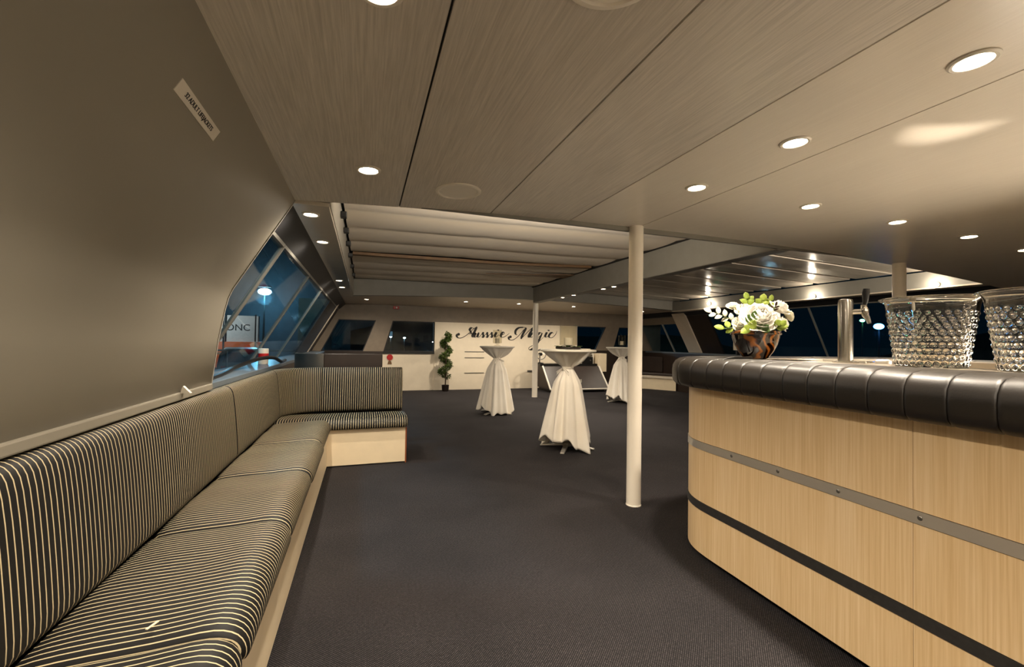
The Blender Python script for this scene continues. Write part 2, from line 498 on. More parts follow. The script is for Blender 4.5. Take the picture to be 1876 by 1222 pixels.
# ---- left side beyond the wall: soffit strip, recess side, raked window
def wx(z): return -.50-.568*(2.0-z)
struct(MB().box(-.43, -.22, YE, 8.62, 2.0, 2.025).build('trim_4', 'gloss', bevel=.004))
side = struct(MB().box(-.25, -.215, YE, 8.62, 2.02, 2.40).build('trim_5', 'frame_grey'))
for y in (3.45, 3.90, 4.45, 5.05, 5.75, 6.60, 7.45):
    MB().box(-.215, -.165, y-.035, y+.035, 2.225, 2.275).build('hole_block', 'black', side, bevel=.006)  # black blocks standing in for the dark holes along this face
def raked(y0, y1, z0, z1, out, inn, mir=False):
    f = (lambda x: 6.80-x) if mir else (lambda x: x)
    a = []
    for z in (z0, z1):
        for (y, d) in ((y0, inn), (y1, inn), (y1, -out), (y0, -out)):
            a.append((f(wx(z)+d), y, z))
    return MB().hexa(a)
def side_window(name, mir, mulls, y0, y1, ztop, zsill, zone_end):
    f = (lambda x: 6.80-x) if mir else (lambda x: x)
    w = struct(empty(name, (f(-.86), y0, 0)))
    def P(mb, nm, mt, **k):
        o = mb.build(nm, mt, None, **k); o.parent = w; o.matrix_parent_inverse = Matrix.Translation(w.location).inverted(); return o
    hd = MB().prism([(f(-.425), y0, 2.0), (f(wx(ztop)+.01), y0, ztop), (f(wx(ztop)-.05), y0, ztop), (f(-.52), y0, 2.04)], (0, zone_end-y0, 0))
    P(hd, 'header', 'frame_dark')
    P(raked(y0, zone_end, ztop-.014, ztop+.004, .03, .012, mir), 'head_rail', 'mullion')
    for m in mulls:
        P(raked(m-.011, m+.011, zsill, ztop, .02, .014, mir), 'mullion', 'mullion')
    ys = [y0+.012]+list(mulls)+[y1]
    for a, b in zip(ys[:-1], ys[1:]):
        P(raked(a+(0 if a == y0+.012 else .017), b-.017, zsill, ztop-.02, .006, 0, mir), 'pane', 'pane')
    xa, xb = sorted((f(-.845), f(wx(zsill)-.06)))
    P(MB().box(xa, xb, y0, zone_end, zsill-.04, zsill), 'sill', 'sill', bevel=.006)
    xa, xb = sorted((f(-.845), f(-.885)))
    P(MB().box(xa, xb, y0, zone_end+1.2, 0, zsill-.04), 'lower_lining', 'brown')
    return w, P
wl, PL = side_window('window_1', False, (3.50, 5.02, 6.42), YE, 8.0, 1.875, .93, 10.5)
PL(raked(8.0, 9.55, .93, 1.875, .05, .012), 'corner_pillar', 'frame_dark')
PL(raked(9.55, 9.63, .93, 2.0, .05, .03), 'pillar_edge', 'soffit')
PL(raked(9.63, 10.5, .93, 2.0, .05, 0), 'bow_lining', 'brown')
wr, PR = side_window('window_6', True, (5.48,), YE, 7.85, 1.90, 1.0, 10.5)
PR(raked(7.85, 8.52, 1.0, 1.90, .05, .012, True), 'corner_pillar', 'brown')
PR(raked(8.50, 8.95, 1.0, 2.02, .05, .05, True), 'pillar_face', 'soffit', bevel=.01)
for a, b in ((8.95, 9.50), (9.535, 10.45)):
    PR(raked(a, b, 1.0, 1.72, .006, 0, True), 'pane', 'pane')
PR(raked(9.50, 9.535, 1.0, 1.72, .02, .02, True), 'mullion', 'frame_grey')
PR(raked(8.95, 10.5, 1.72, 2.0, .05, .01, True), 'bow_lining', 'front_dark')

# right soffit strip and recess side
struct(MB().box(7.02, 7.24, YE, 8.62, 1.985, 2.01).build('trim_6', 'soffit', bevel=.004))
struct(MB().box(7.02, 7.05, YE, 8.62, 2.005, 2.215).build('trim_7', 'beam'))

# transverse bow beam and lowered bow soffit
def zb(x): return 2.115-.0068*(x-3.4)**2
mb = MB(); vs = []; fs = []
N = 30
for i in range(N+1):
    x = -.43+(7.24+.43)*i/N; vs += [(x, 8.6, zb(x)), (x, 8.74, zb(x)), (x, 8.74, 2.53), (x, 8.6, 2.53)]
for i in range(N):
    a = i*4; b = a+4; fs += [(a, a+1, b+1, b), (a+1, a+2, b+2, b+1), (a+2, a+3, b+3, b+2), (a+3, a, b, b+3)]
fs += [(0, 3, 2, 1), (N*4, N*4+1, N*4+2, N*4+3)]
struct(mb.add(vs, fs).build('trim_8', 'beam', smooth=True))
def sof(u, v):
    x = -.6+8.0*u; y = 8.74+1.85*v; return (x, y, zb(x)*(1-v)+2.02*v)
struct(MB().grid(sof, 30, 2).build('ceiling', 'soffit', smooth=True))
# added fill strips, unseen behind the step, brightening the roof recess
def fill_strip(x0, x1, watts, label):
    e = empty('fill_strip', ((x0+x1)/2, YE, 2.16)); tag(e, label, 'fill lamp', 'added fill strips on the ceiling step')
    def P(mb, nm, mt): o = mb.build(nm, mt); o.parent = e; o.matrix_parent_inverse = Matrix.Translation(e.location).inverted()
    P(MB().box(x0, x1, YE-.004, YE+.03, 2.13, 2.19), 'housing', 'steel_dull')
    P(MB().box(x0+.01, x1-.01, YE+.03, YE+.034, 2.14, 2.18), 'diffuser', 'lamp_small')
    ld = bpy.data.lights.new('lamp_glow', 'AREA'); ld.shape = 'RECTANGLE'; ld.size = x1-x0; ld.size_y = .04; ld.energy = watts; ld.color = WARM
    l = bpy.data.objects.new('lamp_glow', ld); COL.objects.link(l); l.parent = e; l.location = (0, .036, 0); l.rotation_euler = (math.radians(84), 0, 0)
fill_strip(.3, 2.4, 46, 'long added fill strip on the ceiling step facing the canvas roof blinds')
fill_strip(4.6, 6.6, 30, 'long added fill strip on the ceiling step facing the glossy slats')
# longitudinal centre beam
struct(MB().box(3.40, 3.56, YE, 8.6, 2.045, 2.52).build('trim_9', 'beam', bevel=.012))

# fabric roof blinds, left half of the recess
def fz(x): return 2.335+.014*(x+.2)
def blind(y0, y1, n, ph):
    def fn(u, v):
        x = -.19+3.56*u; y = y0+(y1-y0)*v
        s = abs(math.sin(PI*(v*n)))
        z = fz(x)+.010*(1-s)**2-.004*s-.006*math.sin(PI*u)*s+.003*math.sin(9*u+ph+5*v)+.005*math.exp(-((u-.42-.05*math.sin(6*v))/.02)**2)
        return (x, y, z)
    mb = MB().grid(fn, 60, n*12)
    b = len(mb.v)//1
    top = [(x, y, z+.006) for x, y, z in mb.v]; k = len(mb.v); F = list(mb.f)
    mb.add(top, []); mb.f += [tuple(i+k for i in reversed(f)) for f in F]
    return mb
tag(blind(YE+.01, 5.93, 5, .3).build('roof_blind', 'canvas', smooth=True, angle=80), 'cream canvas roof blind stretched next to the panelled ceiling', 'blind', 'roof blinds')
tag(blind(6.10, 8.58, 4, 1.7).build('roof_blind', 'canvas', smooth=True, angle=80), 'cream canvas roof blind between the brown batten and the bow beam', 'blind', 'roof blinds')
def bat(u): x = -.17+3.45*u; return (x, 6.02+.05*math.sin(PI*u)-.25*max(0, u-.6), fz(x)-.006)
mb = MB()
pts = [bat(k/20) for k in range(21)]
vs = []; fs = []
for (x, y, z) in pts: vs += [(x, y-.05, z-.02), (x, y+.05, z-.02), (x, y+.05, z+.02), (x, y-.05, z+.02)]
for i in range(20):
    a = i*4; b = a+4; fs += [(a, a+1, b+1, b), (a+1, a+2, b+2, b+1), (a+2, a+3, b+3, b+2), (a+3, a, b, b+3)]
fs += [(0, 3, 2, 1), (80, 81, 82, 83)]
tag(mb.add(vs, fs).build('roof_batten', 'batten'), 'thin brown wooden batten between the two cream roof blinds', 'batten')
mb = MB().prism([(1.9, 6.98, fz(1.9)-.03), (3.36, 6.62, fz(3.36)-.03), (3.36, 7.0, fz(3.36)-.03)], (0, 0, .012))  # dark wedge drawn where there is only a gap beside the beam
tag(mb.build('gap_wedge', 'batten'), 'narrow dark wedge standing in for the gap beside the centre beam', 'wedge')
struct(MB().box(3.37, 3.40, YE, 8.6, 2.37, 2.42).build('trim_10', 'joint'))

# glossy transverse slats, right half of the recess
slroof = struct(MB().box(3.56, 7.1, YE, 8.6, 2.42, 2.46).build('ceiling', 'joint'))
def slat_board(y0, y1):
    vs = []; fs = []
    prof = [(0, .0), (.012, -.012), (.45, -.016), (.9, -.012), (1, 0), (1, .02), (0, .02)]
    for x, z in ((3.57, 2.365), (7.0, 2.245)):
        for t, d in prof: vs.append((x, y0+(y1-y0)*t, z+d))
    n = len(prof)
    for k in range(n): fs.append((k, (k+1) % n, n+(k+1) % n, n+k))
    fs += [tuple(range(n-1, -1, -1)), tuple(range(n, 2*n))]
    return MB().add(vs, fs)
y = YE+.01
while y < 8.5:
    slat_board(y, min(y+.545, 8.59)).build('slat', 'slat', slroof)
    y += .575

# bow wall
front = struct(empty('wall_front', (3.4, 10.55, 0)))
def F(mb, nm, mt, parent=None, **k):
    o = mb.build(nm, mt, None, **k)
    if parent is None: o.parent = front; o.matrix_parent_inverse = Matrix.Translation(front.location).inverted()
    else: o.parent = parent; o.matrix_parent_inverse = Matrix.Identity(4)
    return o
def pz(ring, y0=10.55, y1=10.62): return MB().prism([(x, y0, z) for x, z in ring], (0, y1-y0, 0))
F(pz([(-1.4, 1.655), (8.2, 1.655), (8.2, 2.10), (-1.4, 2.10)]), 'upper_lining', 'front_dark')
F(pz([(-1.4, 0), (.40, 0), (.40, .93), (-1.4, .93)]), 'dark_lining', 'brown')
F(pz([(.40, 0), (1.61, 0), (1.61, .874), (.40, .874)]), 'dado_panel', 'white_wall')
F(pz([(.40, .874), (1.61, .874), (1.61, .93), (.40, .93)], 10.53), 'sill', 'black')
for ring in ([(-1.4, .93), (-.93, .93), (-.57, 1.655), (-1.4, 1.655)], [(-.03, .93), (.42, .93), (.62, 1.655), (.244, 1.655)]):
    F(pz(ring), 'window_pillar', 'front_dark')
wp = F(pz([(1.61, 0), (5.47, 0), (5.47, 1.655), (1.61, 1.655)], 10.525), 'name_panel', 'white_wall')
F(pz([(5.47, 0), (8.2, 0), (8.2, 1.0), (5.47, 1.0)]), 'dark_lining', 'brown')
for ring in ([(6.05, 1.0), (6.60, 1.0), (6.80, 1.655), (6.38, 1.655)], [(7.05, 1.0), (8.2, 1.0), (8.2, 1.655), (7.30, 1.655)]):
    F(pz(ring), 'window_pillar', 'front_dark')
for i, ring in enumerate(([(-.93, .93), (-.03, .93), (.244, 1.655), (-.57, 1.655)], [(.42, .93), (1.61, .93), (1.61, 1.655), (.62, 1.655)],
             [(5.47, 1.0), (6.05, 1.0), (6.38, 1.655), (5.47, 1.655)], [(6.60, 1.0), (7.05, 1.0), (7.30, 1.655), (6.80, 1.655)])):
    w = struct(empty('window_%d' % (i+2), (sum(p[0] for p in ring)/4, 10.6, ring[0][1])))
    o = pz(ring, 10.59, 10.596).build('pane', 'pane'); o.parent = w; o.matrix_parent_inverse = Matrix.Translation(w.location).inverted()
    cx = sum(p[0] for p in ring)/4; czz = sum(p[1] for p in ring)/4
    for k in range(4):
        a, b = ring[k], ring[(k+1) % 4]
        ia = (a[0]+(cx-a[0])*.05, a[1]+(czz-a[1])*.05); ib = (b[0]+(cx-b[0])*.05, b[1]+(czz-b[1])*.05)
        o = pz([a, b, ib, ia], 10.565, 10.61).build('frame', 'frame_dark'); o.parent = w; o.matrix_parent_inverse = Matrix.Translation(w.location).inverted()
# vents and socket on the name panel
for z in (.93, .78, .40):
    F(MB().box(2.36, 2.86, 10.515, 10.526, z, z+.018), 'vent_slot', 'steel_dull', wp)
F(MB().box(4.03, 4.20, 10.512, 10.526, .42, .47), 'socket', 'steel_dull', wp, bevel=.004)

# hand-lettered name on the cream panel
STROKES = [[(2.198, 1.377),(2.162, 1.358),(2.154, 1.313),(2.205, 1.274),(2.304, 1.291),(2.404, 1.355),(2.504, 1.441),(2.588, 1.52),(2.661, 1.565)], [(2.661, 1.565),(2.631, 1.506),(2.59, 1.42),(2.549, 1.351),(2.556, 1.308),(2.592, 1.313)], [(2.588, 1.52),(2.518, 1.533),(2.475, 1.486),(2.496, 1.449),(2.52, 1.388)], [(2.45, 1.382),(2.52, 1.387),(2.591, 1.394)], [(2.602, 1.349),(2.633, 1.411),(2.602, 1.349),(2.603, 1.306),(2.644, 1.316),(2.705, 1.418)], [(2.715, 1.422),(2.684, 1.35),(2.691, 1.308),(2.729, 1.317),(2.776, 1.371)], [(2.729, 1.317),(2.788, 1.386),(2.816, 1.43),(2.823, 1.379),(2.837, 1.333),(2.805, 1.305),(2.777, 1.318)], [(2.837, 1.326),(2.9, 1.389),(2.924, 1.432),(2.932, 1.382),(2.942, 1.335),(2.914, 1.307),(2.885, 1.32)], [(2.942, 1.325),(3.015, 1.391),(3.043, 1.435),(3.051, 1.384),(3.061, 1.338),(3.033, 1.309),(3.003, 1.323)], [(3.061, 1.324),(3.141, 1.402),(3.17, 1.435),(3.139, 1.359),(3.146, 1.316),(3.185, 1.326),(3.236, 1.38)], [(3.208, 1.492),(3.217, 1.501),(3.211, 1.479)], [(3.236, 1.361),(3.305, 1.369),(3.378, 1.402),(3.382, 1.44),(3.333, 1.432),(3.298, 1.372),(3.309, 1.319),(3.368, 1.317),(3.453, 1.366),(3.521, 1.421)], [(3.553, 1.339),(3.507, 1.313),(3.524, 1.26),(3.612, 1.249),(3.72, 1.311),(3.819, 1.408),(3.919, 1.522),(3.986, 1.574)], [(3.986, 1.574),(3.884, 1.581),(3.766, 1.562),(3.692, 1.492),(3.688, 1.413),(3.732, 1.378)], [(3.986, 1.574),(3.937, 1.49),(3.879, 1.377),(3.842, 1.278)], [(3.842, 1.278),(3.955, 1.395),(4.073, 1.509),(4.195, 1.612)], [(4.195, 1.612),(4.138, 1.511),(4.074, 1.405),(4.052, 1.341),(4.079, 1.327),(4.127, 1.358)], [(4.249, 1.446),(4.177, 1.444),(4.109, 1.385),(4.1, 1.337),(4.148, 1.335),(4.223, 1.397),(4.256, 1.446)], [(4.256, 1.446),(4.223, 1.376),(4.23, 1.336),(4.268, 1.347),(4.316, 1.389)], [(4.43, 1.447),(4.367, 1.449),(4.306, 1.393),(4.296, 1.347),(4.338, 1.338),(4.403, 1.394),(4.437, 1.447)], [(4.437, 1.447),(4.387, 1.339),(4.319, 1.209),(4.234, 1.096),(4.149, 1.018),(4.081, 1.004),(4.063, 1.046),(4.131, 1.095),(4.234, 1.144),(4.371, 1.242),(4.474, 1.341)], [(4.474, 1.349),(4.543, 1.43),(4.567, 1.463),(4.529, 1.387),(4.534, 1.342),(4.579, 1.353),(4.631, 1.401)], [(4.605, 1.519),(4.617, 1.529),(4.609, 1.506)], [(4.755, 1.434),(4.74, 1.463),(4.684, 1.449),(4.635, 1.389),(4.643, 1.338),(4.714, 1.326),(4.792, 1.38),(4.844, 1.454),(4.857, 1.512)]]
def lettering():
    mb = MB(); y0, th = 10.519, .008
    for st in STROKES:
        P = spline(st, 8); n = len(P); L = []; R = []
        for i, p in enumerate(P):
            a, b = P[max(0, i-1)], P[min(n-1, i+1)]
            dx, dz = b[0]-a[0], b[1]-a[1]; l = math.hypot(dx, dz) or 1e-6; dx /= l; dz /= l
            w = .006+(.026 if dz < 0 else .002)*max(0, -dz*.85-dx*.25)+.002*abs(dx)
            e = min(i, n-1-i)/max(1, n/6); w *= (.45+.55*min(1, e))
            L.append((p[0]-dz*w, p[1]+dx*w)); R.append((p[0]+dz*w, p[1]-dx*w))
        vs = [(x, y0, z) for x, z in L]+[(x, y0, z) for x, z in R]+[(x, y0+th, z) for x, z in L]+[(x, y0+th, z) for x, z in R]
        fs = []
        for i in range(n-1):
            fs += [(i, i+1, n+i+1, n+i), (i, 2*n+i, 2*n+i+1, i+1), (n+i, n+i+1, 3*n+i+1, 3*n+i)]
        mb.add(vs, fs)
    for si, r in ((0, .034), (12, .036)):
        x, z = STROKES[si][0]; mb.ball((x, y0+.004, z-.01), r, 12, 6, (1, .1, 1))
    return mb
o = F(lettering(), 'lettering', 'ink', wp); o['label'] = 'black flowing script lettering reading Aussie Magic'

# small label on the sloped left wall
d = Vector((-.085, 0, -.15)).normalized()
nrm = Vector((-d.z, 0, d.x)).normalized()
if nrm.x < 0: nrm = -nrm
ctr = Vector((-.4873, 1.528, 1.876)); 
def on_wall(a, b, off): return ctr+Vector((0, a, 0))-d*b+nrm*off
mb = MB(); hw, hh = .158, .020
mb.hexa([on_wall(-hw, -hh, -.002), on_wall(hw, -hh, -.002), on_wall(hw, -hh, .002), on_wall(-hw, -hh, .002), on_wall(-hw, hh, -.002), on_wall(hw, hh, -.002), on_wall(hw, hh, .002), on_wall(-hw, hh, .002)])
sl = mb.build('wall_label', 'white'); tag(sl, 'narrow off-white label strip with dark print on the sloped left wall', 'label')
me = text_mesh('32 ADULT LIFEJACKETS', .021); me.materials.append(M['ink'])
tx = bpy.data.objects.new('lettering', me); COL.objects.link(tx); tx.parent = sl
tx.matrix_local = Matrix((Vector((0, 1, 0)), -d, nrm)).transposed().to_4x4(); tx.location = on_wall(0, 0, .0025)

# ---------------------------------------------------------------- banquette
base = empty('bench_base', (-.31, 2.0, 0)); tag(base, 'cream L-shaped plinth under the striped corner seating', 'bench base')
def C(parent, mb, nm, mt, **k):
    o = mb.build(nm, mt, None, **k); o.parent = parent; o.matrix_parent_inverse = Matrix.Translation(parent.location).inverted(); return o
C(base, MB().box(-.335, -.31, -1.2, 4.37, .012, .345), 'front_panel', 'cream')
C(base, MB().box(-.335, .40, 4.37, 4.395, .012, .345), 'front_panel', 'cream')
C(base, MB().box(.40, .412, 4.365, 4.98, .0, .345), 'end_panel', 'trimbrown')
C(base, MB().box(-.83, .40, 4.395, 5.02, .30, .345), 'seat_board', 'brown')
C(base, MB().box(-.83, -.335, -1.2, 4.395, .30, .345), 'seat_board', 'brown')
C(base, MB().box(-.345, -.325, -1.2, 4.40, 0, .012), 'kick_strip', 'black')
C(base, MB().box(-.325, .40, 4.385, 4.40, 0, .012), 'kick_strip', 'black')
C(base, MB().box(-.84, .412, 4.98, 5.02, 0, .80), 'back_board', 'brown')

def seat_prof(n1, sag=0):
    # n: 0 at the back, n1 at the front edge
    p = [(0, .347), (0, .425), (.05, .438), (.16, .446), (.30, .452-sag), (n1-.10, .458), (n1-.055, .452), (n1-.02, .432), (n1-.004, .402), (n1, .375), (n1-.006, .352), (n1-.03, .347)]
    return p
ys = [-1.2, -.86, -.16, .56, 1.285, 2.02, 2.75, 3.52, 4.325]
names = {2: 'striped seat cushion at the bottom left edge, only its front corner in view',
         3: 'striped seat cushion cut by the bottom left corner of the picture',
         4: 'large striped seat cushion in the foreground with a short cross stripe at its near end',
         5: 'striped seat cushion next beyond the large foreground one',
         6: 'creased striped seat cushion below the joint of the two long backrests',
         7: 'seat cushion at the far end of the long bench touching the corner'}
for i in range(2, 8):
    y0, y1 = ys[i]+.003, ys[i+1]-.003
    random.seed(i*3+1)
    tilt = random.uniform(-.004, .006)
    n1 = .505+random.uniform(-.008, .008)
    L = y1-y0
    path = [(-.775, y0+L*k/12) for k in range(13)]
    mb = MB().sweep(path, seat_prof(n1, .006), end=.035, inset=.03)
    mb.v = [(x, y, z+(.010*math.sin(PI*(y-y0)/L)+.004*math.sin(17*(y-y0)+31*x*(i % 3))*math.sin(PI*(y-y0)/L) if z > .40 else 0)+(.004*math.sin(9*y) if z > .42 and i >= 5 else 0)) for x, y, z in mb.v]
    o = mb.build('seat_cushion', 'stripe', smooth=True, angle=180, sub=1)
    tag(o, names[i], 'cushion', 'seat cushions on the corner bench')
    if i == 4:
        zt = .4665; C2 = MB().hexa([(-.503, 1.325, zt), (-.498, 1.322, zt), (-.484, 1.352, zt), (-.489, 1.355, zt), (-.503, 1.325, zt+.002), (-.498, 1.322, zt+.002), (-.484, 1.352, zt+.002), (-.489, 1.355, zt+.002)])
        s = C2.build('cross_stripe', 'cream'); s.parent = o
# return seat
path = [(-.76+1.18*k/14, 4.86) for k in range(15)]
mb = MB().sweep(path, seat_prof(.535, 0), end=.03, inset=.025)
tag(mb.build('seat_cushion', 'stripe', smooth=True, angle=180, sub=1), 'striped seat cushion on the short cream return of the bench', 'cushion', 'seat cushions on the corner bench')

def back_prof():
    # n: 0 at the back of the pad, positive to the front
    return [(-.02, .442), (-.02, .86), (-.012, .888), (.01, .902), (.04, .900), (.062, .880), (.074, .845), (.090, .70), (.102, .55), (.108, .462), (.09, .442)]
XB = -.835
def back(path, label, end=.015):
    mb = MB().sweep(path, back_prof(), end=end, inset=.012)
    tag(mb.build('back_cushion', 'stripe', smooth=True, angle=180, sub=1), label, 'cushion', 'back cushions on the corner bench')
back([(XB, -.25+(3.10+.25)*k/20) for k in range(21)], 'long striped back cushion below the plain sloped wall in the foreground')
back([(XB, 3.106+(4.52-3.106)*k/12) for k in range(13)], 'striped back cushion below the raked side window')
R = .42
back(arc(XB+R, 4.53, R, PI, PI/2, 18), 'curved striped back cushion in the corner of the bench')
back([(XB+R+.006+(.405-XB-R-.006)*k/10, 4.95) for k in range(11)], 'straight striped back cushion on the short return')

# partition behind the return
pt = empty('partition', (-.2, 5.25, 0)); tag(pt, 'dark brown partition with a curved steel end behind the corner seats', 'partition')
C(pt, MB().box(-.42, .20, 5.18, 5.23, 0, 1.035), 'panel', 'brown', bevel=.006)
C(pt, MB().sweep(arc(-.42, 5.50, .30, -PI/2, -PI*.98, 10)[::-1], [(0, 0), (.035, 0), (.035, 1.035), (0, 1.035)]), 'curved_end', 'steel_dull', smooth=True)
# things lying on the window sill
pts = spline([(-.90, 3.02, .938), (-.94, 3.5, .940), (-1.0, 4.1, .955), (-.94, 4.6, 1.0), (-.88, 4.95, 1.0), (-.86, 5.3, .945), (-.90, 5.8, .938)], 8)
tag(MB().tube(pts, .018, 8).build('hose', 'black', smooth=True), 'thick black hose lying along the raked window sill', 'hose')
bn = MB().lathe([(.034, 0), (.036, .01), (.036, .16), (.033, .17)], (0, 0, 0), 20)
can = empty('tin_can', (-.98, 5.02, .932)); tag(can, 'small pale tin standing on the window sill below the lamp', 'tin')
C(can, MB().lathe([(.045, 0), (.047, .01), (.047, .15), (.045, .16)], (-.98, 5.02, .932), 20), 'body', 'white', smooth=True)
C(can, MB().lathe([(.048, .05), (.048, .11)], (-.98, 5.02, .932), 20, False, False), 'band', 'red', smooth=True)

# ---------------------------------------------------------------- columns
def column(x, y, ztop, r, label):
    e = empty('support_column', (x, y, 0)); tag(e, label, 'column', 'round cream support columns')
    C(e, MB().lathe([(r, 0.004), (r, ztop)], (x, y, 0), 28), 'shaft', 'column', smooth=True)
    C(e, MB().lathe([(r+.003, 0), (r+.003, .006), (r, .009)], (x, y, 0), 28), 'foot_ring', 'column', smooth=True)
column(1.925, 2.77, 2.084, .053, 'tall cream column standing beside the near end of the bar')
column(3.55, 8.80, 2.10, .06, 'slim distant cream column in front of the name panel')
column(4.90, 2.74, 2.022, .053, 'cream column rising behind the bar and the glass buckets')

# ---------------------------------------------------------------- bar
bar = empty('bar_counter', (2.0, 1.0, 0)); tag(bar, 'oak-fronted bar counter with steel bands and dark padded edge', 'bar')
def barx(y): return 1.80-.030*(2.0-y)
RB = .36
near = [(barx(-1.6+.1*k), -1.6+.1*k) for k in range(36)]            # y -1.6 .. 1.9
near = near[:-1]+[(barx(1.9), 1.9)]
far_c = arc(1.80+RB, 1.92, RB, PI, PI/2, 12)
farrun = [(1.80+RB+.1*k, 1.92+RB) for k in range(1, 15)]
fx = farrun[-1][0]
c2 = arc(fx, 1.92, RB, PI/2, 0, 12)
backrun = [(fx+RB, 1.92-.1*k) for k in range(1, 36)]
path = near+far_c[1:]+farrun+c2[1:]+backrun
PP = [Vector((a, b, 0)) for a, b in path]
LL = [0]
for i in range(1, len(PP)): LL.append(LL[-1]+(PP[i]-PP[i-1]).length)
def sub_path(d0, d1, step=.04):
    def at(d):
        i = 0
        while i < len(PP)-2 and LL[i+1] < d: i += 1
        q = PP[i].lerp(PP[i+1], (d-LL[i])/(LL[i+1]-LL[i])); return (q.x, q.y)
    n = max(1, int(math.ceil((d1-d0)/step))); return [at(d0+(d1-d0)*k/n) for k in range(n+1)]
TOT = LL[-1]
def d_at_y(y):      # distance along the near run
    return (y+1.6)*math.hypot(1, .03)
def ribbon(z0, z1, th, d0, d1, out=0.0): return MB().sweep(sub_path(d0, d1), [(-out, z0), (th, z0), (th, z1), (-out, z1)])
cuts = [0, d_at_y(-.25), d_at_y(.95), d_at_y(.95)+1.55, d_at_y(.95)+2.9, TOT-1.6, TOT]
for (z0, z1) in ((.035, .274), (.321, .610), (.656, .965)):
    for a, b in zip(cuts[:-1], cuts[1:]):
        C(bar, ribbon(z0, z1, .02, a+.0008, b-.0008), 'wood_panel', 'wood', smooth=True)
C(bar, MB().sweep(sub_path(0, TOT, .08), [(.02, .02), (.035, .02), (.035, .97), (.02, .97)]), 'carcass', 'joint')
bnd = C(bar, ribbon(.612, .654, .02, 0, TOT, .004), 'steel_band', 'steel', smooth=True)
C(bar, ribbon(.276, .319, .02, 0, TOT, .004), 'rubber_band', 'rubber', smooth=True)
C(bar, MB().sweep(sub_path(0, TOT, .08), [(.05, 0), (.07, 0), (.07, .036), (.05, .036)]), 'toe_kick', 'black')
y = 1.732
while y > -1.5:
    x = barx(y)-.0045
    mb = MB(); vs = [(x-.0015*k, y+(.008-.003*k)*math.cos(2*PI*q/12), .634+(.008-.003*k)*math.sin(2*PI*q/12)) for k in (0, 1) for q in range(12)]
    mb.add(vs, [(q, (q+1) % 12, 12+(q+1) % 12, 12+q) for q in range(12)]+[tuple(range(12, 24))])
    sub(C(bar, mb, 'screw', 'steel_dull'), bnd); y -= .268
pad_prof = [(.26, 1.118), (.26, .968), (.02, .966), (-.05, .960), (-.078, .966), (-.092, .982), (-.097, 1.005), (-.098, 1.045), (-.094, 1.078), (-.080, 1.104), (-.055, 1.120), (-.015, 1.127), (.10, 1.129), (.20, 1.128)]
d = 0.0
off = (d_at_y(1.032)) % .1115
d = off-.1115
while d < TOT-.02:
    a, b = max(0, d), min(TOT, d+.1115)
    if b-a > .03:
        pp = sub_path(a+.0006, b-.0006, .02)
        C(bar, MB().sweep(pp, pad_prof, end=.011, esteps=3, inset=.0055), 'pad', 'vinyl', smooth=True, angle=75)
    d += .1115
# worktop inside the padded edge
C(bar, MB().sweep(sub_path(0, TOT, .05), [(.262, 1.085), (.60, 1.085), (.60, 1.122), (.262, 1.122)]), 'worktop', 'worktop', smooth=True)
C(bar, MB().sweep(sub_path(0, TOT, .08), [(.56, .02), (.585, .02), (.585, 1.085), (.56, 1.085)]), 'inner_lining', 'cream', smooth=True)

# beer tap
tap = empty('beer_tap', (2.30, 1.518, 1.122)); tag(tap, 'steel beer tap tower with a black lever on the bar', 'beer tap')
tx0, ty0 = 2.30, 1.518
C(tap, MB().lathe([(.055, 1.122), (.055, 1.127), (.032, 1.133), (.032, 1.425), (.029, 1.440), (.018, 1.444)], (tx0, ty0, 0), 28), 'tower', 'tapsteel', smooth=True)
dv = Vector((.47, -.88, 0))
def tp(a, z): q = Vector((tx0, ty0, z))+dv*a; return tuple(q)
C(tap, MB().tube([tp(.028, 1.378), tp(.075, 1.378)], .013, 14), 'shank', 'chrome', smooth=True)
C(tap, MB().tube([tp(.072, 1.40), tp(.075, 1.385), tp(.078, 1.36), tp(.090, 1.335), tp(.094, 1.318)], .012, 14, [.013, .018, .015, .010, .008]), 'spout', 'chrome', smooth=True)
hd = C(tap, MB().tube([tp(.072, 1.40), tp(.078, 1.425), tp(.080, 1.47), tp(.082, 1.49)], .012, 14, [.008, .011, .016, .013]), 'lever', 'black', smooth=True)
C(tap, MB().tube([tp(.0715, 1.394), tp(.0735, 1.410)], .014, 14), 'collar', 'chrome', smooth=True)

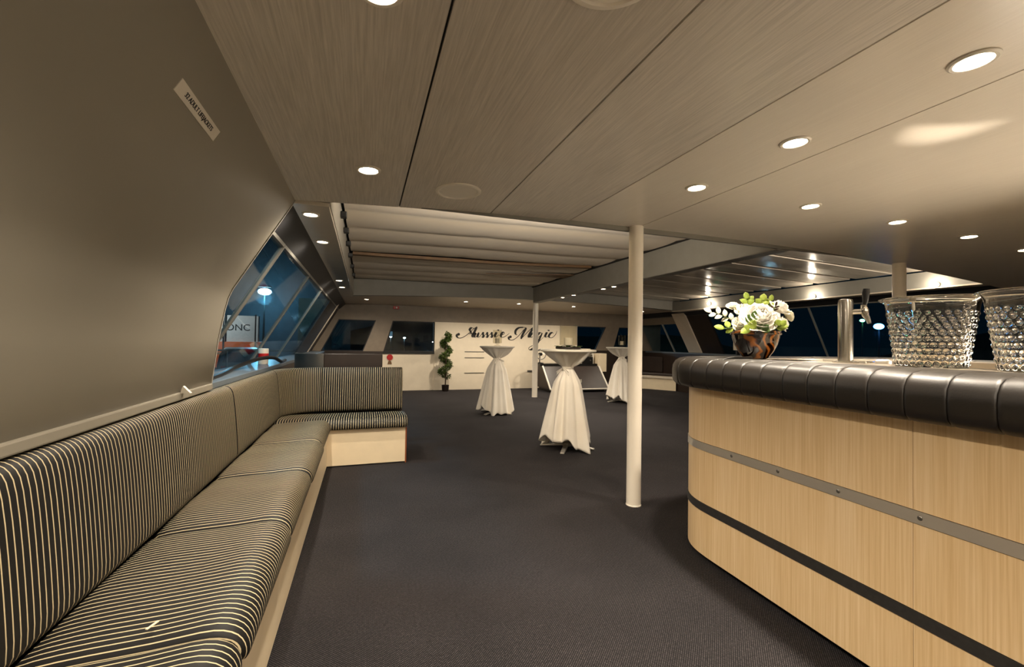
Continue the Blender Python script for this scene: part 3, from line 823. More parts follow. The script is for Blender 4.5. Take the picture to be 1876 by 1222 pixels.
# dimpled glass buckets
def bucket(x, y, rot, label):
    H = .285; nu, nv = 240, 88
    def rad(v): return .112+.038*v+.010*max(0, (v-.90)/.10)**2
    def outer(u, v):
        a = 2*PI*u+rot; z = H*v; r = rad(v); b = 0
        if .03 < v < .80:
            row = v*11; k = math.floor(row); fr = row-k-.5
            cu = u*30+(.5 if k % 2 else 0); fu = cu-math.floor(cu)-.5
            q = math.hypot(fr, fu); b = .0032*max(0, 1-(q/.32)**2)
        wob = .002*math.sin(5*a)*v
        return ((r+b+wob)*math.cos(a)+x, (r+b+wob)*math.sin(a)+y, 1.123+z)
    mb = MB(); mb.grid(outer, nu, nv, True)
    def inner(u, v):
        a = 2*PI*u+rot; z = .014+(H-.014)*v; r = rad(v)-.007
        return (r*math.cos(a)+x, r*math.sin(a)+y, 1.123+z)
    n0 = len(mb.v); mb.grid(inner, nu, 12, True)
    top_o = nv*nu; top_i = n0+12*nu
    for i in range(nu):
        j = (i+1) % nu; mb.f.append((top_o+i, top_o+j, top_i+j, top_i+i))
    mb.f.append(tuple(range(nu-1, -1, -1))); mb.f.append(tuple(n0+i for i in range(nu)))
    mb.has_uv = False
    e = empty('ice_bucket', (x, y, 1.123)); tag(e, label, 'ice bucket', 'dimpled glass buckets on the bar')
    C(e, mb, 'bowl', 'glass', smooth=True, angle=60)
    ring = [(rad(1)+.004+.0045*math.cos(t*PI/4), 1.123+H+.0045*math.sin(t*PI/4)) for t in range(8)]
    C(e, MB().lathe(ring, (x, y, 0), 64, closed=True), 'rim', 'glass', smooth=True)
bucket(2.255, 1.150, .1, 'dimpled clear glass bucket beside the beer tap')
bucket(2.245, .822, 1.3, 'dimpled clear glass bucket at the right edge of the picture')

# polished tray added beside the tap to bounce downlight onto the ceiling
dt = empty('bounce_tray', (2.385, 1.50, 1.123)); tag(dt, 'polished steel tray added at the foot of the beer tap to bounce light upward', 'tray')
C(dt, MB().box(2.345, 2.44, 1.45, 1.66, 1.123, 1.129), 'plate', 'tray', bevel=.002)
C(dt, MB().box(2.340, 2.346, 1.45, 1.66, 1.123, 1.133), 'lip', 'steel')
ux = fx+RB-.60
us = empty('bar_fill_strip', (ux, .3, 1.06)); tag(us, 'slim added fill strip under the inner edge of the far side of the bar', 'strip lamp')  # added light source, brightens the ceiling from inside the bar
C(us, MB().box(ux-.03, ux-.008, -1.2, 1.35, 1.045, 1.080), 'housing', 'steel_dull')
C(us, MB().box(ux-.034, ux-.03, -1.19, 1.34, 1.050, 1.076), 'diffuser', 'lamp_small')
ld = bpy.data.lights.new('lamp_glow', 'AREA'); ld.shape = 'RECTANGLE'; ld.size = .03; ld.size_y = 2.5; ld.energy = 32; ld.color = WARM
l = bpy.data.objects.new('lamp_glow', ld); COL.objects.link(l); l.parent = us; l.location = (-.037, -.23, 0); l.rotation_euler = (0, math.radians(128), 0)
# added spot behind the first bucket, makes the reflected-light patch on the ceiling
pu = empty('patch_spot', (2.385, 1.40, 1.122)); tag(pu, 'small puck spot added on the worktop to throw the bright patch on the ceiling', 'added spot')
C(pu, MB().lathe([(.032, 1.1235), (.032, 1.136), (.026, 1.140)], (2.385, 1.40, 0), 20), 'housing', 'steel', smooth=True)
C(pu, MB().lathe([(.024, 1.1402), (.022, 1.142)], (2.385, 1.40, 0), 20), 'lens', 'lamp_small', smooth=True)
ld = bpy.data.lights.new('lamp_glow', 'SPOT'); ld.energy = 42; ld.color = WARM; ld.spot_size = math.radians(23); ld.spot_blend = 1.0; ld.shadow_soft_size = .012
l = bpy.data.objects.new('lamp_glow', ld); COL.objects.link(l); l.parent = pu; l.location = (0, 0, .026)
l.rotation_euler = Vector((-.19, -.36, .94)).to_track_quat('-Z', 'Y').to_euler()
# ---------------------------------------------------------------- flower bowl
fx0, fy0, fz0 = 2.168, 1.931, 1.1225
bowl = empty('flower_bowl', (fx0, fy0, fz0)); tag(bowl, 'amber and brown swirled glass bowl on the end of the bar', 'bowl')
prof = [(.050, 0), (.066, .008), (.092, .045), (.112, .085), (.124, .125), (.128, .150), (.131, .160), (.127, .164), (.120, .150), (.108, .085), (.08, .03), (.02, .02)]
C(bowl, MB().lathe(prof, (fx0, fy0, fz0), 40), 'body', 'amber', smooth=True)
C(bowl, MB().lathe([(.129+.006*math.cos(t*PI/4), .146+.006*math.sin(t*PI/4)) for t in range(8)], (fx0, fy0, fz0), 40, closed=True), 'rim_band', 'amber', smooth=True)
cam_r = Vector((math.cos(math.radians(44)), -math.sin(math.radians(44)), 0))       # to the right as seen from the aisle
cam_f = Vector((math.sin(math.radians(44)), math.cos(math.radians(44)), 0))
def fl(a, b, z): q = Vector((fx0, fy0, fz0))+cam_r*a+cam_f*b; return Vector((q.x, q.y, fz0+z))
def petal_mb(mb, c, nrm, ang, r, w, lift, cup):
    t1 = nrm.orthogonal().normalized(); t2 = nrm.cross(t1)
    e1 = t1*math.cos(ang)+t2*math.sin(ang); e2 = nrm.cross(e1)
    def fn(u, v):
        s = (u-.5)*2; wd = w*math.sin(PI*(.12+.80*v))**.6
        p = c+e1*(r*v)*math.cos(lift*v+.1)+nrm*(r*v*math.sin(lift*v+.15)+cup*s*s*wd)+e2*(s*wd)
        return tuple(p)
    mb.grid(fn, 4, 5)
def flower(nm, pos, up, r, layers, mat, label, cat, stem_to, seed):
    random.seed(seed); e = empty(nm, tuple(pos)); tag(e, label, cat, 'white flowers in the amber bowl')
    up = Vector(up).normalized(); mb = MB()
    for li in range(layers):
        f = li/max(1, layers-1); n = 5+int(4*(1-f))
        for k in range(n):
            petal_mb(mb, pos+up*(-r*.35+r*.45*f), up, 2*PI*(k+.5*(li % 2))/n+random.uniform(-.2, .2), r*(1.0-.55*f)*random.uniform(.9, 1.1), r*(.48-.22*f), .25+1.05*f, .35)
    mb.has_uv = False
    o = C(e, mb, 'petals', mat, smooth=True, angle=180)
    o.modifiers.new('thick', 'SOLIDIFY').thickness = .0012
    C(e, MB().ball(tuple(pos+up*r*.05), r*.34, 12, 8), 'heart', mat, smooth=True)
    C(e, MB().tube([tuple(pos-up*r*.3), tuple(pos.lerp(stem_to, .5)-up*.01), tuple(stem_to)], .003, 6), 'stem', 'leafdark', smooth=True)
    return e
ctr0 = fl(0, 0, .08)
flower('rose', fl(.012, -.085, .235), (-.45, -.75, .55), .108, 6, 'rose', 'large full white rose at the front of the bouquet', 'flower', ctr0, 1)
flower('rose', fl(.118, -.01, .295), (.2, -.6, .75), .066, 5, 'rose', 'white rose at the upper right of the bouquet', 'flower', ctr0, 2)
flower('rose', fl(.128, -.03, .205), (.5, -.7, .3), .052, 5, 'rose', 'small white rose at the lower right above the bowl rim', 'flower', ctr0, 3)
flower('carnation', fl(-.055, -.02, .275), (-.2, -.6, .8), .072, 6, 'carn', 'cream carnation at the upper middle left of the bouquet', 'flower', ctr0, 4)
flower('carnation', fl(-.120, 0, .310), (-.4, -.4, .8), .038, 5, 'carn', 'small cream carnation standing high on the left', 'flower', ctr0, 5)
flower('carnation', fl(-.085, -.06, .205), (-.6, -.7, .2), .046, 5, 'carn', 'cream carnation low on the left above the rim', 'flower', ctr0, 6)
flower('carnation', fl(.165, .02, .255), (.7, -.3, .4), .040, 5, 'carn', 'small cream carnation at the far right of the bouquet', 'flower', ctr0, 8)
def leaf(mb, c, dr, up, l, w):
    dr = dr.normalized(); sd = dr.cross(up).normalized(); u2 = sd.cross(dr)
    def fn(u, v):
        s = (u-.5)*2; wd = w*math.sin(PI*min(.999, .02+.98*v))**.7
        return tuple(c+dr*(l*v)+sd*(s*wd)+u2*(.25*w*abs(s)-.35*l*v*v*.5))
    mb.grid(fn, 2, 5)
def sprig(base, tip, n, l, w, mat, label, seed, curl=.0):
    random.seed(seed); e = empty('leaf_sprig', tuple(base)); tag(e, label, 'sprig', 'green sprigs in the amber bowl')
    mid = base.lerp(tip, .5)+Vector((0, 0, .02))
    pts = spline([tuple(base), tuple(mid), tuple(tip)], 6)
    C(e, MB().tube(pts, .0028, 6), 'stem', 'leafdark', smooth=True)
    ax = (tip-base).normalized()
    for k in range(n):
        f = .45+.55*k/max(1, n-1); q = Vector(pts[int(f*(len(pts)-1))])
        sd = ax.cross(cam_f).normalized()*(1 if k % 2 else -1)+ax*.8+cam_f*random.uniform(-.5, .3)
        if k == n-1: sd = ax
        mb = MB(); leaf(mb, q, sd, -cam_f+Vector((0, 0, .4)), l*random.uniform(.85, 1.15), w); mb.has_uv = False
        o = C(e, mb, 'leaf', mat, smooth=True, angle=180); o.modifiers.new('thick', 'SOLIDIFY').thickness = .0008
sprig(fl(-.05, -.02, .16), fl(-.235, -.03, .275), 7, .045, .014, 'carn', 'pale blossom sprig reaching furthest left over the bar', 11)
sprig(fl(-.02, .0, .2), fl(-.045, .0, .350), 6, .045, .016, 'leaf', 'light green sprig standing tallest above the bouquet', 12)
sprig(fl(.01, .0, .2), fl(.035, .0, .338), 6, .05, .019, 'leaf', 'yellow-green sprig just right of the tallest one', 13)
sprig(fl(.05, .0, .2), fl(.075, .0, .335), 5, .04, .013, 'leaf', 'thin green sprig between the two upper white roses', 14)
sprig(fl(-.05, -.05, .14), fl(-.165, -.07, .175), 4, .055, .017, 'leaf', 'green sprig drooping left over the bowl rim', 15)
sprig(fl(-.02, -.09, .14), fl(-.045, -.15, .165), 5, .06, .020, 'leaf', 'green sprig hanging over the front of the bowl', 16)
sprig(fl(.08, -.06, .14), fl(.115, -.11, .19), 5, .045, .017, 'leaf', 'green sprig under the right-hand roses', 17)
sprig(fl(.06, -.05, .18), fl(.09, -.09, .30), 6, .03, .006, 'bark', 'brownish twig with narrow leaves between the roses', 18)
sprig(fl(-.04, -.08, .14), fl(-.02, -.13, .235), 6, .045, .016, 'leafdark', 'dark green sprig left of the large white rose', 19)
sprig(fl(0, -.06, .12), fl(.03, -.125, .165), 6, .045, .018, 'leafdark', 'dark green sprig below the large white rose', 20)

tag(MB().tube(spline([(1.735, 1.76, 1.098), (1.765, 1.765, 1.122), (1.83, 1.775, 1.134), (1.93, 1.80, 1.134), (2.06, 1.86, 1.134), (2.09, 1.92, 1.132)], 8), .0055, 8).build('power_cable', 'black', smooth=True), 'thin black cable running over the padded bar edge to the bowl', 'cable')

# ---------------------------------------------------------------- cocktail tables
def poseur(x, y, R, seed, where, hem, tail):
    random.seed(seed)
    t = empty('cocktail_table', (x, y, 0)); tag(t, 'high round cocktail table '+where, 'table', 'high cocktail tables under cloths')
    C(t, MB().lathe([(R-.012, 1.098), (R-.006, 1.104), (R-.006, 1.118), (R-.012, 1.122)], (x, y, 0), 40), 'table_top', 'white', smooth=True)
    C(t, MB().lathe([(.03, .05), (.03, 1.098)], (x, y, 0), 18), 'pole', 'steel', smooth=True)
    C(t, MB().lathe([(.06, .03), (.06, .06), (.035, .08)], (x, y, 0), 18), 'hub', 'steel', smooth=True)
    for k in range(4):
        a = .35+seed*.3+k*PI/2; c, s = math.cos(a), math.sin(a); l = .31; w = .028
        mb = MB().hexa([(x+c*.03-s*w, y+s*.03+c*w, .035), (x+c*.03+s*w, y+s*.03-c*w, .035), (x+c*l+s*w*.8, y+s*l-c*w*.8, .004), (x+c*l-s*w*.8, y+s*l+c*w*.8, .004),
                        (x+c*.03-s*w, y+s*.03+c*w, .060), (x+c*.03+s*w, y+s*.03-c*w, .060), (x+c*l+s*w*.8, y+s*l-c*w*.8, .020), (x+c*l-s*w*.8, y+s*l+c*w*.8, .020)])
        C(t, mb, 'foot', 'steel', bevel=.003)
    # cloth
    cl = empty('tablecloth', (x, y, 1.124)); tag(cl, 'ivory cloth tied in the middle over the cocktail table '+where, 'tablecloth', 'ivory tied tablecloths')
    ph = [random.uniform(0, 2*PI) for _ in range(6)]
    ztie = .915
    def fold(a, f): return (math.sin(9*a+ph[0])+.6*math.sin(14*a+ph[1])+.5*math.sin(5*a+ph[2]))*f
    def hemz(a): return hem+.05*math.sin(2*a+ph[3])+.035*math.sin(5*a+ph[4])+.02*math.sin(11*a+ph[5])
    st = []      # (kind, t)
    def fn(u, v):
        a = 2*PI*u
        if v <= .12:
            k = v/.12; r = .001+(R-.001)*k; z = 1.1245-.002*k**8
        elif v <= .40:
            k = (v-.12)/.28; r = R*(1-k)**.92*(1)+.052*k**.8 if k < 1 else .052
            r = R+( .052-R)*k**1.05
            r *= 1+.0; z = 1.122-(1.122-ztie)*(k**1.15)
            r += fold(a, .017)*math.sin(PI*min(1, k*1.0))
            z -= .035*max(0, math.sin(4*a+ph[2]))**2*math.sin(PI*k)
        else:
            k = (v-.40)/.60; z = ztie+(hemz(a)-ztie)*k
            r = .052+(.055*min(1, k*5)+.165*k**.85)+fold(a, .002+.027*k**.8)
            r *= 1+.06*math.sin(3*a+ph[1])*k
        return (x+r*math.cos(a), y+r*math.sin(a), z)
    mb = MB().grid(fn, 160, 60, True); mb.has_uv = False
    o = C(cl, mb, 'cloth', 'linen', smooth=True, angle=180)
    o.modifiers.new('thick', 'SOLIDIFY').thickness = .003
    C(cl, MB().lathe([(.052+.014*math.cos(q*PI/5), ztie+.020*math.sin(q*PI/5)) for q in range(10)], (x, y, 0), 28, closed=True), 'tie_band', 'linen', smooth=True); tb = cl.children[-1]
    # knot and tails, turned to the aisle
    an = math.atan2(-y, -x)+tail
    for sgn, ln in ((-1, .13), (1, .11)):
        q0 = Vector((x+.06*math.cos(an), y+.06*math.sin(an), ztie)); sd = Vector((-math.sin(an), math.cos(an), 0))*sgn
        def tf(u, v):
            s = (u-.5)*2; p = q0+sd*(ln*v)*.8+Vector((math.cos(an), math.sin(an), 0))*(.012+.01*s*s)+Vector((0, 0, -ln*v*.55+.022*s*(.4+.8*v)))
            return tuple(p)
        mb = MB().grid(tf, 4, 6); mb.has_uv = False
        o = C(cl, mb, 'tie_tail', 'linen', smooth=True, angle=180); sub(o, tb); o.modifiers.new('thick', 'SOLIDIFY').thickness = .004
    sub(C(cl, MB().ball((x+.066*math.cos(an), y+.066*math.sin(an), ztie), .024, 12, 8), 'knot', 'linen', smooth=True), tb)
poseur(2.12, 6.97, .30, 1, 'furthest left before the name panel', .05, .6)
poseur(2.21, 4.47, .325, 2, 'in the centre nearest the bench', .085, -.75)
poseur(5.03, 7.70, .325, 4, 'half hidden behind the near column', .07, .2)

def hurricane(x, y, r, h, label, base):
    e = empty('glass_vase', (x, y, 1.126)); tag(e, label, 'vase', 'glass vases on the cocktail tables')
    C(e, MB().lathe([(r*.7, 1.127), (r*.7, 1.140), (r*.25, 1.150), (r*.25, 1.165), (r*.9, 1.172)], (x, y, 0), 28), 'foot', 'vase' if not base else 'pot', smooth=True)
    C(e, MB().lathe([(r-.004, 1.174), (r, 1.174), (r, 1.174+h), (r-.004, 1.174+h)], (x, y, 0), 36, closed=True), 'cylinder', 'vase', smooth=True)
    C(e, MB().lathe([(r*.5, 1.174), (r*.5, 1.174+h*.38)], (x, y, 0), 20), 'candle', 'white', smooth=True)
hurricane(2.12, 6.97, .075, .22, 'clear glass candle vase on the table furthest left', False)
hurricane(2.21, 4.47, .10, .22, 'tall clear glass cylinder vase on the central table', True)
hurricane(5.03, 7.70, .07, .20, 'clear glass vase on the table behind the near column', False)
random.seed(5)
wr_ = empty('wreath', (2.12, 4.44, 1.126)); tag(wr_, 'small dark wreath lying around the foot of the tall glass vase', 'wreath')
C(wr_, MB().lathe([(.13+.016*math.cos(q*PI/5), 1.142+.015*math.sin(q*PI/5)) for q in range(10)], (2.21, 4.47, 0), 26, closed=True), 'ring', 'pot', smooth=True)
for k in range(14):
    a = 2*PI*k/14; mb = MB(); leaf(mb, Vector((2.21+.13*math.cos(a), 4.47+.13*math.sin(a), 1.152)), Vector((math.cos(a+1), math.sin(a+1), .35)), Vector((0, 0, 1)), .05, .014); mb.has_uv = False
    o = C(wr_, mb, 'leaf', 'leafdark', smooth=True, angle=180); o.modifiers.new('thick', 'SOLIDIFY').thickness = .001
tag(MB().box(2.30, 2.47, 4.42, 4.54, 1.1265, 1.134).build('menu_card', 'white', bevel=.002), 'flat white card lying on the central cocktail table', 'card')

# ---------------------------------------------------------------- spiral topiary
tx1, ty1 = 1.84, 10.24
tp_ = empty('spiral_topiary', (tx1, ty1, 0)); tag(tp_, 'spiral-cut green topiary in a small dark pot', 'topiary')
C(tp_, MB().lathe([(.070, 0), (.078, .02), (.088, .14), (.092, .15), (.080, .15), (.076, .13)], (tx1, ty1, 0), 24), 'pot', 'pot', smooth=True)
C(tp_, MB().tube([(tx1, ty1, .12), (tx1+.01, ty1, .5), (tx1-.008, ty1, .9), (tx1, ty1, 1.32)], .014, 8), 'trunk', 'bark', smooth=True)
random.seed(21); mb = MB()
for k in range(2600):
    f = random.random(); an = 2*PI*(f*3.1)+.6; rr = .105*(1-.35*f)
    c = Vector((tx1+rr*math.cos(an), ty1+rr*math.sin(an), .34+1.02*f))
    dv3 = Vector((random.gauss(0, 1), random.gauss(0, 1), random.gauss(0, .75))).normalized()
    p = c+dv3*(.075*(1-.25*f))*random.uniform(.55, 1)
    leaf(mb, p, dv3+Vector((random.uniform(-.5, .5), random.uniform(-.5, .5), random.uniform(-.2, .7))), Vector((random.uniform(-1, 1), random.uniform(-1, 1), 1)), .040, .011)
mb.has_uv = False
o = C(tp_, mb, 'foliage', 'topleaf', smooth=True, angle=180); o['kind'] = 'stuff'

# ---------------------------------------------------------------- servery at the bow
sv = empty('buffet_counter', (5.0, 9.75, 0)); tag(sv, 'dark raked buffet counter with white edging behind the central table', 'counter')
xa, xb = 4.20, 5.78
C(sv, MB().hexa([(xa, 9.40, .075), (xb, 9.40, .075), (xb, 10.3, .075), (xa, 10.3, .075), (xa, 9.90, .60), (xb, 9.90, .60), (xb, 10.3, .60), (xa, 10.3, .60)]), 'body', 'brown')
C(sv, MB().box(xa+.05, xb-.05, 9.55, 10.25, 0, .075), 'plinth', 'black')
def edge(p, q, r=.022): return MB().tube([p, q], r, 6)
C(sv, edge((xa, 9.395, .075), (xb, 9.395, .075)), 'edging', 'white')
C(sv, edge((xa, 9.395, .075), (xa, 9.895, .61)), 'edging', 'white')
C(sv, edge((xb, 9.395, .075), (xb, 9.895, .61)), 'edging', 'white')
C(sv, MB().box(xa-.02, xb+.02, 10.02, 10.35, .60, .66), 'shelf', 'black')
C(sv, MB().box(4.9, xb-.02, 10.12, 10.35, .90, .93), 'upper_shelf', 'white')
C(sv, MB().box(xb-.06, xb-.02, 10.12, 10.35, .66, .90), 'shelf_end', 'white')
C(sv, MB().box(4.88, 4.92, 10.12, 10.35, .66, .90), 'shelf_end', 'white')
mb = MB().box(5.02, 5.10, 9.54, 9.56, .20, .30)
lg = mb.build('notice', 'white'); lg.rotation_euler = (0, 0, 0); lg.location = (.0, 0, 0); tag(lg, 'small white notice stuck on the dark buffet counter front', 'notice')
def bx(nm, x0, x1, y0, y1, z0, z1, mt, lab_, cat, grp=None): tag(MB().box(x0, x1, y0, y1, z0, z1).build(nm, mt, bevel=.006), lab_, cat, grp)
bx('carton', 5.05, 5.20, 10.06, 10.14, .661, .83, 'cream', 'tan carton on the lower shelf of the buffet counter', 'carton')
bx('carton', 5.23, 5.37, 10.05, 10.13, .661, .82, 'white', 'white carton standing right of the tan one on the buffet counter', 'carton')
amp = empty('amplifier', (5.55, 10.12, .661)); tag(amp, 'black amplifier with a small knob on the buffet counter', 'amplifier')
C(amp, MB().box(5.42, 5.68, 10.03, 10.11, .661, .84), 'case', 'black', bevel=.006)
C(amp, MB().tube([(5.60, 10.03, .75), (5.60, 10.01, .75)], .02, 12), 'knob', 'steel_dull')
bx('storage_box', 5.82, 6.06, 9.98, 10.30, .45, .93, 'cream', 'pale upright box beside the right end of the buffet counter', 'box')
gl = empty('water_glass', (5.52, 10.2, .931)); tag(gl, 'clear drinking glass on the upper shelf of the buffet counter', 'glass')
C(gl, MB().lathe([(.028, .931), (.034, 1.07), (.032, 1.07), (.026, .936)], (5.52, 10.2, 0), 20), 'tumbler', 'vase', smooth=True)
tm = empty('wall_fan', (4.16, 9.86, .62)); tag(tm, 'small round desk fan left of the buffet counter, beside the distant column', 'fan')
C(tm, MB().lathe([(.10, 0), (.10, .02), (.03, .03), (.012, .04), (.012, .10)], (4.22, 10.15, .661), 20), 'stand', 'black', smooth=True)
pts = [(4.22+.13*math.cos(2*PI*k/24), 10.06, .90+.13*math.sin(2*PI*k/24)) for k in range(25)]
C(tm, MB().tube(pts, .012, 8), 'cage_ring', 'steel_dull', smooth=True)
C(tm, MB().tube([(4.22, 10.06, .90), (4.22, 10.16, .90)], .04, 14), 'motor', 'black', smooth=True)
C(tm, MB().tube([(4.22, 10.14, .76), (4.22, 10.14, .90)], .012, 8), 'neck', 'black', smooth=True)
for k in range(4):
    a = k*PI/2+.3; c, s = math.cos(a), math.sin(a)
    C(tm, MB().add([(4.22+.03*c, 10.065, .90+.03*s), (4.22+.12*math.cos(a-.35), 10.055, .90+.12*math.sin(a-.35)), (4.22+.12*math.cos(a+.35), 10.08, .90+.12*math.sin(a+.35)), (4.22+.03*c, 10.073, .90+.03*s), (4.22+.12*math.cos(a-.35), 10.063, .90+.12*math.sin(a-.35)), (4.22+.12*math.cos(a+.35), 10.088, .90+.12*math.sin(a+.35))], [(0, 1, 2), (5, 4, 3), (0, 3, 4, 1), (1, 4, 5, 2), (2, 5, 3, 0)]), 'blade', 'white')

# low bench at the right of the bow
rb = empty('bow_bench', (7.0, 9.9, 0)); tag(rb, 'cream-based bench with dark brown seat and back at the right of the bow', 'bench')
C(rb, MB().prism([(6.75, 10.15, 0), (7.20, 9.78, 0), (7.60, 9.15, 0), (7.62, 10.5, 0), (6.75, 10.5, 0)], (0, 0, .30)), 'base', 'cream')
C(rb, MB().prism([(6.73, 10.12, .302), (7.18, 9.75, .302), (7.60, 9.10, .302), (7.62, 10.5, .302), (6.73, 10.5, .302)], (0, 0, .06)), 'seat_edge', 'soffit')
C(rb, MB().prism([(6.73, 10.15, .364), (7.20, 9.80, .364), (7.60, 9.18, .364), (7.62, 10.5, .364), (6.73, 10.5, .364)], (0, 0, .07)), 'seat_pad', 'brown', bevel=.02)
C(rb, MB().prism([(6.73, 10.42, .435), (7.40, 10.30, .435), (7.62, 9.7, .435), (7.62, 10.5, .435), (6.73, 10.5, .435)], (0, 0, .42)), 'back_pad', 'brown', bevel=.02)

# small red items at the bow
al = empty('alarm_lamp', (.70, 10.54, 1.93)); tag(al, 'small red alarm lamp high on the bow wall', 'alarm lamp')
C(al, MB().box(.62, .76, 10.52, 10.549, 1.93, 2.0), 'backplate', 'red', bevel=.006)
C(al, MB().tube([(.70, 10.52, 1.965), (.70, 10.50, 1.965)], .02, 14), 'lens', 'white', smooth=True)
sg = empty('safety_sign', (.57, 10.545, .74)); tag(sg, 'small white safety sign with a red disc on the cream dado', 'sign')
C(sg, MB().box(.47, .67, 10.543, 10.549, .62, .86), 'plate', 'white')
C(sg, MB().lathe([(.07, 0), (.07, .006)], (0, 0, 0), 24), 'disc', 'red').matrix_local = Matrix.Translation((.57-.57, 10.541-10.545, .79-.74)) @ Matrix.Rotation(PI/2, 4, 'X') @ Matrix.Identity(4)
sg.children[-1].matrix_parent_inverse = Matrix.Identity(4)
C(sg, MB().box(.535, .605, 10.539, 10.544, .775, .795), 'bar', 'white')
C(sg, MB().prism([(.52, 10.54, .63), (.62, 10.54, .63), (.60, 10.54, .70), (.57, 10.54, .72), (.54, 10.54, .70)], (0, .004, 0)), 'figure', 'batten')
# cream card stand on the right sill
cs = empty('card_stand', (7.38, 6.9, 1.0)); tag(cs, 'cream card holder on the right window sill behind the flowers', 'card holder')
C(cs, MB().box(7.34, 7.36, 6.88, 7.08, 1.10, 1.34), 'card', 'cream')
C(cs, MB().box(7.32, 7.40, 6.96, 7.0, 1.0, 1.10), 'stand', 'black')

# ---------------------------------------------------------------- ceiling fittings
def speaker(x, y, label):
    z = cz(x); e = empty('ceiling_speaker', (x, y, z)); tag(e, label, 'speaker', 'round ceiling speakers')
    sl_ = math.atan(-.019*(x-2.3))
    R_ = Matrix.Rotation(-sl_, 4, 'Y')
    for nm, pr, mt in (('rim', [(.130, 0), (.130, -.005), (.122, -.010), (.112, -.010), (.108, -.004), (.108, 0)], 'grille'), ('grille', [(.109, -.002), (.106, -.006), (.05, -.008), (.002, -.009)], 'grille')):
        o = MB().lathe(pr, (0, 0, 0), 40).build(nm, mt, e, smooth=True)
    e.rotation_euler = (0, -sl_, 0)
speaker(.489, 2.417, 'round pale ceiling speaker near the front edge of the ceiling panels')
speaker(.521, .835, 'round pale ceiling speaker cut by the top edge of the picture')

def downlight_proto():
    e = empty('downlight', (0, 0, 0))
    MB().lathe([(.060, .001), (.060, -.004), (.054, -.008), (.046, -.007), (.043, -.001), (.043, .001)], (0, 0, 0), 32, closed=True).build('trim_ring', 'white', e, smooth=True)
    MB().lathe([(.044, .0005), (.043, -.003), (.002, -.004)], (0, 0, 0), 28).build('lens', 'lamp', e, smooth=True)
    return e
DL = downlight_proto(); DL_SRC = DL
def put(x, y, z, label, watts=1.0, size=1.0, cone=128, slope=False):
    sx = math.atan(.019*(x-2.3)) if slope else 0
    o = copy_tree(DL_SRC); o.location = (x, y, z); o.rotation_euler = (0, sx, 0); o.scale = (size,)*3
    tag(o, label, 'downlight', 'recessed downlights')
    ld = bpy.data.lights.new('lamp_glow', 'SPOT'); ld.energy = LAMP_W*watts; ld.color = WARM; ld.spot_size = math.radians(cone); ld.spot_blend = 1.0; ld.shadow_soft_size = .03
    l = bpy.data.objects.new('lamp_glow', ld); COL.objects.link(l); l.parent = o; l.location = (0, 0, -.02)
def cp(x, y, label, w=1.0, cone=128): put(x, y, cz(x), label, w, slope=True, cone=cone)
cp(0.0, 2.229, 'downlight in the first ceiling panel left of the round speaker', 1.7)
cp(0.015, 1.062, 'downlight at the top edge of the picture in the first ceiling panel', 1.7)
for i, y in enumerate((-.02, -1.15, -2.3)): cp(0.0, y, ('first', 'second', 'third')[i]+' downlight behind the viewer over the long bench side', 1.9, 165)
cp(1.745, 1.944, 'downlight over the bar end, farthest of the row of three along the bar front', 1.9, 95)
cp(1.745, 1.359, 'middle downlight of the row of three along the bar front', 1.9, 95)
cp(1.745, .781, 'largest downlight, at the upper right over the bar front', 1.9, 95)
for i, y in enumerate((.19, -.4, -1.0, -1.6)): cp(1.745, y, ('first', 'second', 'third', 'fourth')[i]+' downlight behind the viewer along the bar front', 1.2, 160)
for i, x in enumerate((2.638, 3.47, 4.29, 5.06)):
    cp(x, 1.95, ('first', 'second', 'third', 'fourth, rightmost')[i]+' downlight of the row crossing the plain ceiling to the right', 2.2 if i == 0 else 1.0)
for i, (x, y) in enumerate(((3.47, -.3), (5.2, -.3), (3.47, -2.2), (5.2, -2.2), (1.0, -3.2))): cp(x, y, ('first', 'second', 'third', 'fourth', 'fifth')[i]+' downlight of the aft cabin behind the viewer', 1.6, 165)
for i, y in enumerate((3.03, 3.85, 6.3, 7.1)):
    put(-.345, y, 1.999, ('brightest, nearest', 'second', 'third', 'farthest')[i]+' downlight in the glossy strip above the raked side window', 1.3 if i < 2 else .6, .9, 170)
for i, x in enumerate((.02, 2.1, 3.35, 4.75)):
    put(x, 9.35, zb(x)*.67+2.02*.33-.001, ('leftmost', 'second', 'third', 'fourth')[i]+' downlight in the bow soffit above the name panel', 1.8, 1.0, 165)
put(6.35, 8.95, zb(6.35)*.9+2.02*.1-.001, 'larger downlight of the pair in the bow soffit right of the near column', .6)
put(6.75, 9.40, zb(6.75)*.65+2.02*.35-.001, 'smaller downlight of the pair in the bow soffit right of the near column', .4, .8)
for i, (y, z) in enumerate(((3.50, 2.03), (5.12, 2.03), (7.39, 2.09))):
    e = empty('bulb_lamp', (7.02, y, z)); tag(e, ('rightmost', 'middle', 'leftmost, behind the flowers,')[i]+' bare bulb lamp above the right-hand windows', 'lamp', 'bulb lamps above the right-hand windows')
    C(e, MB().tube([(7.02, y, z), (7.0, y, z)], .03, 16), 'socket', 'steel_dull', smooth=True)
    C(e, MB().ball((6.975, y, z), .030, 16, 10), 'bulb', 'bulb', smooth=True)
    ld = bpy.data.lights.new('lamp_glow', 'POINT'); ld.energy = LAMP_W*.12; ld.color = WARM; ld.shadow_soft_size = .03
    l = bpy.data.objects.new('lamp_glow', ld); COL.objects.link(l); l.parent = e; l.location = (-.085, 0, 0)
for i, y in enumerate((5.55, 5.85, 6.85, 7.30)):
    put(3.48, y, 2.0435, ('nearest', 'second', 'third', 'farthest')[i]+' small downlight under the centre beam', 1.5, .75)
